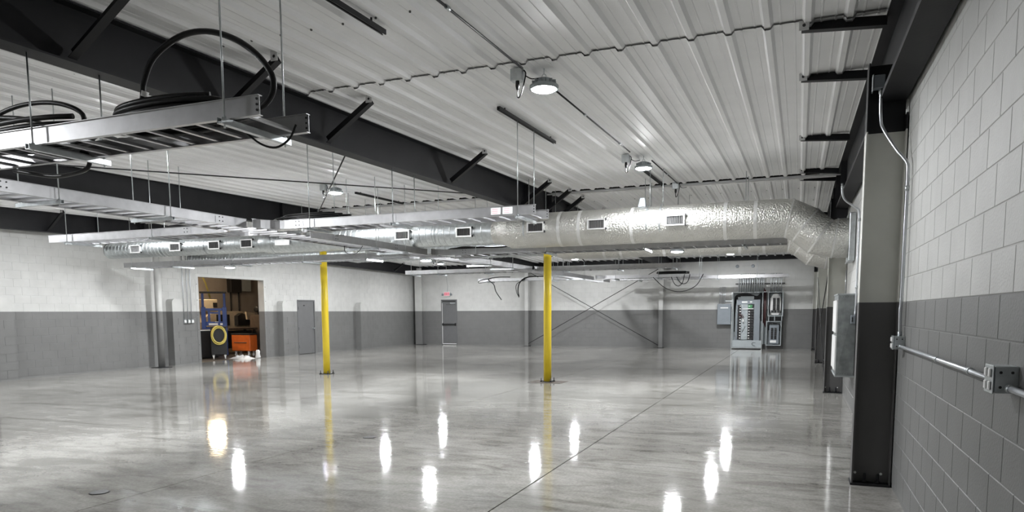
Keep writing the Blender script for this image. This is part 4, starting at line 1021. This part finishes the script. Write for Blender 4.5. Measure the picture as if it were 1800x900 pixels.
# terminal cabinet and small breaker panel
th = thing('terminal_cabinet', (U(710), YP + 0.15, Vz(485)), 'open cabinet with a black terminal block, upper right of the electrical panels', 'electrical cabinet')
mb = MB(); face(mb, 628, 795, 215, 487, YB - 0.02, YB - 0.004); face(mb, 628, 636, 215, 487, YP, YB - 0.02); face(mb, 782, 795, 215, 487, YP, YB - 0.02); face(mb, 636, 782, 215, 223, YP, YB - 0.02); face(mb, 636, 782, 479, 487, YP, YB - 0.02)
mb.build('enclosure', BOXPALE, th)
MB().prism([(U(648), Vz(470)), (U(768), Vz(470)), (U(768), Vz(290)), (U(740), Vz(245)), (U(712), Vz(232)), (U(680), Vz(245)), (U(648), Vz(290))], 'y', YP + 0.10, YP + 0.11).build('mounting_plate', WHITE, th)
for k in range(9):
    mb = MB()
    for u0, u1 in ((680, 707), (722, 750)): mb.bbox(U(u0), U(u1), YP + 0.03, YP + 0.098, Vz(285 + k * 15 + 13), Vz(285 + k * 15), 0.004)
    mb.build('terminal_row', RUBBER, th)
mb = MB(); face(mb, 662, 690, 420, 445, YP + 0.04, YP + 0.098); face(mb, 697, 722, 420, 445, YP + 0.04, YP + 0.098); face(mb, 730, 757, 420, 445, YP + 0.04, YP + 0.098); mb.build('fuse_blocks', RUBBER, th)
mb = MB(); mb.tube(smooth_path([(U(640), YP + 0.06, Vz(228)), (U(645), YP + 0.06, Vz(300)), (U(642), YP + 0.06, Vz(400)), (U(660), YP + 0.06, Vz(468))], 5), 0.016, 6)
mb.tube(smooth_path([(U(770), YP + 0.06, Vz(228)), (U(776), YP + 0.06, Vz(320)), (U(772), YP + 0.06, Vz(420)), (U(750), YP + 0.06, Vz(472))], 5), 0.016, 6)
mb.tube(smooth_path([(U(640), YP + 0.06, Vz(228)), (U(700), YP + 0.06, Vz(232)), (U(775), YP + 0.06, Vz(230))], 5), 0.014, 6); mb.build('black_wires', BLACK, th)
th = thing('breaker_panel', (U(700), YP + 0.15, Vz(812)), 'small open breaker panel, lower right of the electrical panels', 'electrical panel')
mb = MB(); face(mb, 615, 782, 541, 812, YB - 0.02, YB - 0.004); face(mb, 615, 623, 541, 812, YP, YB - 0.02); face(mb, 774, 782, 541, 812, YP, YB - 0.02); face(mb, 623, 774, 541, 548, YP, YB - 0.02); face(mb, 623, 774, 804, 812, YP, YB - 0.02)
mb.build('enclosure', BOXPALE, th)
mb = MB(); face(mb, 650, 755, 585, 790, YP + 0.06, YP + 0.10); mb.build('inner_cover', BOXGREY, th)
for u0, u1 in ((668, 692), (706, 730)):
    for k in range(6):
        mb = MB(); mb.bbox(U(u0), U(u1), YP + 0.03, YP + 0.0585, Vz(615 + k * 21 + 19), Vz(615 + k * 21), 0.003); mb.build('breaker', RUBBER, th)
mb = MB(); face(mb, 662, 728, 754, 780, YP + 0.052, YP + 0.058); mb.build('label_card', WHITE, th)
mb = MB()
for k in range(5): mb.tube(smooth_path([(U(640 + k * 3), YP + 0.07, Vz(640)), (U(640 + k * 4), YP + 0.07, Vz(575)), (U(690 + k * 8), YP + 0.07, Vz(560 + k * 3)), (U(765 - k * 3), YP + 0.07, Vz(580)), (U(766 - k * 2), YP + 0.07, Vz(650))], 4), 0.008, 6)
mb.build('black_wires', BLACK, th)
# nipples between the cabinets
th = thing('wireway', (U(700), YP + 0.15, Vz(541)), 'three open wire ways between the terminal cabinet and breaker panel', 'wireway')
mb = MB()
for u0, u1 in ((636, 644), (700, 708), (778, 786)): face(mb, u0, u1, 488, 540, YP + 0.02, YB - 0.004)
mb.build('spacers', BOXPALE, th); mb = MB(); face(mb, 645, 699, 493, 536, YP + 0.06, YP + 0.2); face(mb, 709, 777, 493, 536, YP + 0.06, YP + 0.2); mb.build('wire_bundle', BLACK, th)
# disconnect box
th = thing('disconnect_box', (U(133), YB - 0.1, Vz(580)), 'closed grey switch box left of the tall open electrical panel', 'switch box')
MB().bbox(U(55), U(212), YB - 0.20, YB - 0.004, Vz(580), Vz(345), 0.01).build('box', BOXGREY, th)
mb = MB(); face(mb, 90, 180, 383, 396, YB - 0.206, YB - 0.2005); mb.build('label_strip', WHITE, th)
mb = MB().box(U(213), U(221), YB - 0.18, YB - 0.1, Vz(400), Vz(378)).box(U(213), U(219), YB - 0.16, YB - 0.12, Vz(540), Vz(400)); mb.build('handle', RUBBER, th)
for i, u in enumerate((75, 98, 117, 138)):
    MB().rod((U(u), YB - 0.06, Vz(345)), (U(u), YB - 0.06, Vz(150)), 0.011, 8).build('panel_conduit', CONDUIT, None, f'thin conduit above the grey switch box, {NTH[i]} from the left', 'conduit', 'thin conduits above the grey switch box')
MB().box(U(68), U(145), YB - 0.045, YB - 0.004, Vz(244), Vz(236)).build('strut_channel', GALV, None, 'short strut channel behind the thin conduits over the grey switch box', 'strut')
mb = MB(); mb.box(U(135), U(222), YB - 0.06, YB - 0.004, Vz(322), Vz(303)); mb.build('strut_channel', GALV, None, 'short strut channel between the grey switch box and the tall panel', 'strut')
for i in range(12):
    u = 296 + i * 25.2
    MB().rod((U(u), YB - 0.16, Vz(214)), (U(u), YB - 0.16, 3.16), 0.021, 10).build('panel_conduit', CONDUIT, None, f'steel conduit above the tall electrical panel, {NTH[i]} from the left', 'conduit', 'conduits above the tall electrical panel')
for i in range(5):
    u = 652 + i * 28.5
    MB().rod((U(u), YB - 0.16, Vz(214)), (U(u), YB - 0.16, 3.16), 0.021, 10).build('panel_conduit', CONDUIT, None, f'steel conduit above the terminal cabinet, {NTH[i]} from the left', 'conduit', 'conduits above the terminal cabinet')
MB().box(U(255), U(805), YB - 0.135, YB - 0.095, Vz(126), Vz(116)).build('strut_channel', DARK, None, 'long strut channel across the conduits above the electrical panels', 'strut')
for u in (270, 790): pass
# two round grey plugs high on the back wall
for x, n in ((-2.48, 'left'), (-1.85, 'right')):
    MB().lathe((x, YB, 3.48), [(0.07, 0.002), (0.07, -0.03), (0.05, -0.04)], 16, 'y').build('round_vent', BOXGREY, None, f'round grey cap high on the back wall, {n} of the pair', 'vent', 'round caps high on the back wall')

# ================================================================== MACHINE SHOP BEHIND THE DOORWAY
SX0 = -24.0
MB().box(SX0, XL - 0.2, 15.0, 28.0, -0.3, -0.002).build('floor_shop', PATCH, kind='structure')
MB().box(SX0 - 0.2, SX0, 15.0, 28.0, 0, 4.4).build('wall_shop_back', SHOPWALL, kind='structure')
MB().box(SX0, XL - 0.25, 14.8, 15.0, 0, 4.4).build('wall_shop_left', SHOPWALL, kind='structure')
MB().box(SX0, XL - 0.25, 28.0, 28.2, 0, 4.4).build('wall_shop_right', SHOPWALL, kind='structure')
MB().box(SX0, XL - 0.25, 15.0, 28.0, 4.4, 4.5).build('ceiling_shop', SHOPWALL, kind='structure')
th = thing('shop_lamp', (-22.0, 22.3, 3.2), 'warm hanging shop lamp behind the doorway, mirrored in the floor', 'lamp')
MB().lathe((-22, 22.3, 3.2), [(0.34, 0.0), (0.30, 0.22), (0.16, 0.42)], 20).build('shade', WARM, th)
MB().lathe((-22, 22.3, 3.62), [(0.14, 0.001), (0.14, 0.2), (0.03, 0.24), (0.03, 0.75)], 14).build('ballast', DARK, th)
th = thing('shop_lamp', (-20.6, 17.2, 4.0), 'unseen warm lamp added to brighten the shop, high up left of the doorway', 'lamp')  # unseen lamp added only to brighten the shop machines
MB().lathe((-20.6, 17.2, 4.0), [(0.26, 0.0), (0.24, 0.12), (0.12, 0.26)], 20).build('shade', SHOP_FILL, th)
MB().lathe((-20.6, 17.2, 4.261), [(0.1, 0), (0.1, 0.1), (0.03, 0.138)], 14).build('ballast', DARK, th)
# tool cabinet with hose, just inside the doorway
A = math.radians(-42)      # turned to face the hall
th = thing('black_tool_cart', (-18.87, 19.40, 0), 'black cart with white casters in the doorway', 'cart', rotz=math.radians(44))
MB().bbox(-0.26, 0.26, -0.02, 0.40, 0.16, 1.12, 0.015).build('body', RUBBER, th, local=True)
MB().bbox(-0.28, 0.28, -0.04, 0.42, 1.121, 1.15, 0.008).build('top', RUBBER, th, local=True)
for x in (-0.19, 0.19):
    for y in (0.04, 0.34):
        c = MB().box(x - 0.035, x + 0.035, y - 0.03, y + 0.03, 0.10, 0.159).build('caster', WHITE, th, local=True)
        MB().lathe((x - 0.022, y, 0.062), [(0.03, 0), (0.06, 0.004), (0.06, 0.040), (0.03, 0.044)], 14, 'x').build('wheel', WHITE, c, local=True)
th = thing('hose_coil', (-18.87, 19.40, 0.45), 'coil of yellow hose hung on the black cart', 'hose', rotz=math.radians(44))
r = random.Random(6); mb = MB()
for k in range(7):
    s = 1 + r.uniform(-0.12, 0.05); o = r.uniform(-0.03, 0.03)
    pts = [(o + 0.23 * s * math.cos(t * math.pi / 12), -0.055 - 0.016 * (k % 4), 0.40 + 0.31 * s * math.sin(t * math.pi / 12) + (0.02 if k % 2 else -0.02)) for t in range(24)]
    mb.tube(pts, 0.016, 6, closed=True)
mb.build('hose', HOSE, th, local=True)
# orange job box
th = thing('orange_tool_chest', (-19.39, 21.2, 0), 'orange rolling tool chest in the doorway', 'tool chest')
MB().bbox(-19.82, -18.96, 21.02, 21.42, 0.20, 0.80, 0.012).build('body', ORANGE, th)
MB().box(-19.80, -18.98, 21.005, 21.019, 0.60, 0.795).build('drawer', ORANGE, th)
dr = MB().box(-19.80, -18.98, 21.005, 21.019, 0.225, 0.585).build('drawer', ORANGE, th)
MB().box(-19.68, -19.10, 20.985, 21.004, 0.50, 0.53).build('handle', BROWN, dr)
MB().bbox(-19.84, -18.94, 21.0, 21.44, 0.801, 0.85, 0.01).build('worktop', RUBBER, th)
for x in (-19.7, -19.08):
    for y in (21.1, 21.34): MB().lathe((x - 0.02, y, 0.062), [(0.03, 0), (0.06, 0.004), (0.06, 0.04), (0.03, 0.044)], 12, 'x').box(x - 0.03, x + 0.03, y - 0.03, y + 0.03, 0.125, 0.199).build('caster', WHITE, th)
# bench
th = thing('steel_workbench', (-21.3, 21.5, 0), 'long dark workbench behind the tool chests', 'workbench')
MB().bbox(-21.8, -21.1, 20.4, 23.9, 0.94, 1.02, 0.01).build('worktop', BROWN, th)
MB().box(-21.099, -21.08, 20.4, 22.2, 0.96, 1.0).build('edge_strip', WHITE, th, label='pale front edge')
for y in (20.5, 22.2, 23.8):
    for x in (-21.7, -21.2): MB().box(x - 0.04, x + 0.04, y - 0.04, y + 0.04, 0, 0.939).build('leg', RUBBER, th)
MB().box(-21.6, -21.25, 20.6, 23.7, 0.2, 0.9).build('lower_cabinet', RUBBER, th)
# blue stacker mast
th = thing('black_cabinet', (-19.95, 19.75, 0), 'black cabinet with a pale edge strip left of the black cart', 'cabinet')
MB().bbox(-20.3, -19.6, 19.1, 20.3, 0.05, 0.99, 0.012).build('body', RUBBER, th)
MB().bbox(-20.32, -19.58, 19.08, 20.32, 0.991, 1.03, 0.008).build('worktop', BROWN, th)
MB().box(-19.579, -19.565, 19.1, 20.3, 0.995, 1.025).build('edge_strip', WHITE, th, label='pale front edge strip')
for y0 in (19.12, 19.72):
    dd = MB().box(-19.599, -19.585, y0, y0 + 0.55, 0.12, 0.95).build('cabinet_door', RUBBER, th)
    MB().box(-19.584, -19.57, y0 + 0.15, y0 + 0.40, 0.74, 0.77).build('handle', DARK, dd)
MB().box(-20.2, -19.7, 19.2, 20.2, 0, 0.049).build('plinth', RUBBER, th)
th = thing('blue_stacker', (-20.55, 20.95, 0), 'blue steel lift mast standing behind the black cart', 'lift truck', rotz=math.radians(44))
for s in (-1, 1):
    MB().bbox(s * 0.37 - 0.08, s * 0.37 + 0.08, -0.07, 0.07, 0.02, 1.85, 0.012).build('mast_rail', BLUE, th, local=True)
    MB().bbox(s * 0.38 - 0.045, s * 0.38 + 0.045, -0.05, 0.05, 1.851, 2.36, 0.01).build('inner_rail', BLUE, th, local=True)
MB().bbox(-0.48, 0.46, -0.05, 0.05, 2.361, 2.43, 0.01).build('top_bar', RUBBER, th, local=True)
MB().box(-0.289, 0.289, -0.04, 0.04, 1.72, 1.80).box(-0.289, 0.289, -0.04, 0.04, 1.15, 1.30).box(-0.22, -0.14, -0.035, 0.035, 1.30, 1.72).box(0.14, 0.22, -0.035, 0.035, 1.30, 1.72).box(-0.14, 0.14, -0.03, 0.03, 1.60, 1.66).build('cross_bars', BLUE, th, local=True)
MB().box(-0.4, 0.4, 0.071, 0.2, 0.1, 1.1).build('body', BLUE, th, local=True)
MB().box(-0.2, 0.12, -0.052, -0.041, 1.17, 1.24).box(0.2, 0.36, -0.052, -0.041, 1.17, 1.24).box(0.02, 0.14, -0.052, -0.041, 1.28, 1.299).build('stickers', WHITE, th, local=True)
# lathe / machining centre
th = thing('cnc_machine', (-22.6, 23.3, 0), 'beige machine tool with window and control panel behind the workbench', 'machine')
MB().prism([(22.0, 0.0), (24.6, 0.0), (24.6, 1.62), (24.2, 1.70), (22.9, 1.68), (22.3, 1.55), (22.0, 1.25)], 'x', -23.3, -22.2).build('body', BEIGE, th)
MB().box(-22.199, -22.17, 22.75, 23.45, 1.10, 1.56).build('window', GLASS, th)
MB().box(-22.199, -22.175, 22.25, 22.65, 1.05, 1.45).build('side_hatch', BEIGE, th)
MB().prism([(23.75, 1.10), (24.45, 1.10), (24.55, 1.45), (24.0, 1.62), (23.75, 1.5)], 'x', -22.199, -22.0).build('control_panel', RUBBER, th)
MB().prism([(24.2, 1.35), (24.75, 1.30), (24.65, 1.62), (24.15, 1.68)], 'x', -21.99, -21.9).build('control_screen', BEIGE, th)
MB().bbox(-23.2, -22.3, 22.2, 22.95, 1.75, 2.18, 0.02).build('coolant_box', BEIGE, th)
MB().box(-22.299, -22.27, 22.7, 22.9, 1.85, 2.05).build('switch_cover', RUBBER, th)
# grinder on a brown cabinet
th = thing('bench_grinder_stand', (-21.2, 24.15, 0), 'brown cabinet with a black bench grinder by the doorway edge', 'grinder')
MB().bbox(-21.6, -20.95, 24.0, 24.6, 0, 1.55, 0.012).build('cabinet', BROWN, th)
MB().lathe((-21.25, 24.12, 1.78), [(0.09, 0), (0.10, 0.02), (0.10, 0.3), (0.09, 0.32)], 14, 'y').box(-21.33, -21.17, 24.18, 24.36, 1.551, 1.70).build('motor', RUBBER, th)
for y in (24.02, 24.46): MB().lathe((-21.25, y, 1.78), [(0.05, 0), (0.14, 0.005), (0.14, 0.06), (0.05, 0.065)], 16, 'y').build('wheel_guard', RUBBER, th)
# wall boxes and pipes on the rear shop wall
th = thing('shop_wall_box', (SX0 + 0.1, 25.6, 3.0), 'dark electrical box on the rear wall of the machine shop', 'electrical box')
MB().bbox(SX0 + 0.002, SX0 + 0.25, 25.3, 25.95, 2.55, 3.4, 0.01).build('box', RUBBER, th)
th = thing('shop_wall_box', (SX0 + 0.1, 26.3, 3.0), 'pale electrical box right of the dark one in the machine shop', 'electrical box')
MB().bbox(SX0 + 0.002, SX0 + 0.22, 26.0, 26.6, 2.62, 3.4, 0.01).build('box', BOXPALE, th)
for y, n in ((25.45, 'left'), (25.95, 'right')):
    MB().rod((SX0 + 0.06, y, 1.3), (SX0 + 0.06, y, 2.549), 0.03, 8).build('shop_conduit', DARK, None, f'dark pipe under the electrical boxes in the machine shop, {n} of two', 'conduit', 'dark pipes in the machine shop')
MB().tube([(-20.6, 20.0, 3.9), (-20.9, 20.95, 2.75), (-21.0, 21.25, 2.2)], 0.03, 8).build('lifting_strap', HOSE, None, 'slanting pale strap hanging above the blue lift mast', 'strap')
# rags
th = thing('white_rag_heap', (-18.42, 20.02, 0), 'heap of crumpled white rags, one upright, on the doorway floor', 'rags')
bm = bmesh.new(); bmesh.ops.create_grid(bm, x_segments=16, y_segments=10, size=0.5)
r = random.Random(5)
for v in bm.verts:
    e = max(0, 1 - (abs(v.co.x) * 2) ** 2) * max(0, 1 - (abs(v.co.y) * 2) ** 2)
    v.co.z = e * r.uniform(0.03, 0.16); v.co.x *= 0.85; v.co.y *= 0.5
mb = MB(); bm.verts.index_update()
mb.add([v.co.copy() for v in bm.verts], [[v.index for v in f.verts] for f in bm.faces], True); bm.free()
mb.build('rags', RAG, th, local=True)
MB().lathe((0.42, 0.32, 0.0), [(0.075, 0), (0.095, 0.04), (0.07, 0.15), (0.078, 0.25), (0.045, 0.30), (0.01, 0.29)], 14).build('upright_rag', RAG, th, local=True)

# ================================================================== FLOOR COVERS
for x, y, n in ((-5.09, 7.74, 'farther'), (-5.80, 4.45, 'nearer')):
    MB().lathe((x, y, 0.0005), [(0.085, 0), (0.085, 0.004), (0.07, 0.006)], 18).build('floor_cleanout', DARK, None, f'small round dark cover in the concrete floor, {n} one', 'floor cover', 'round floor covers')
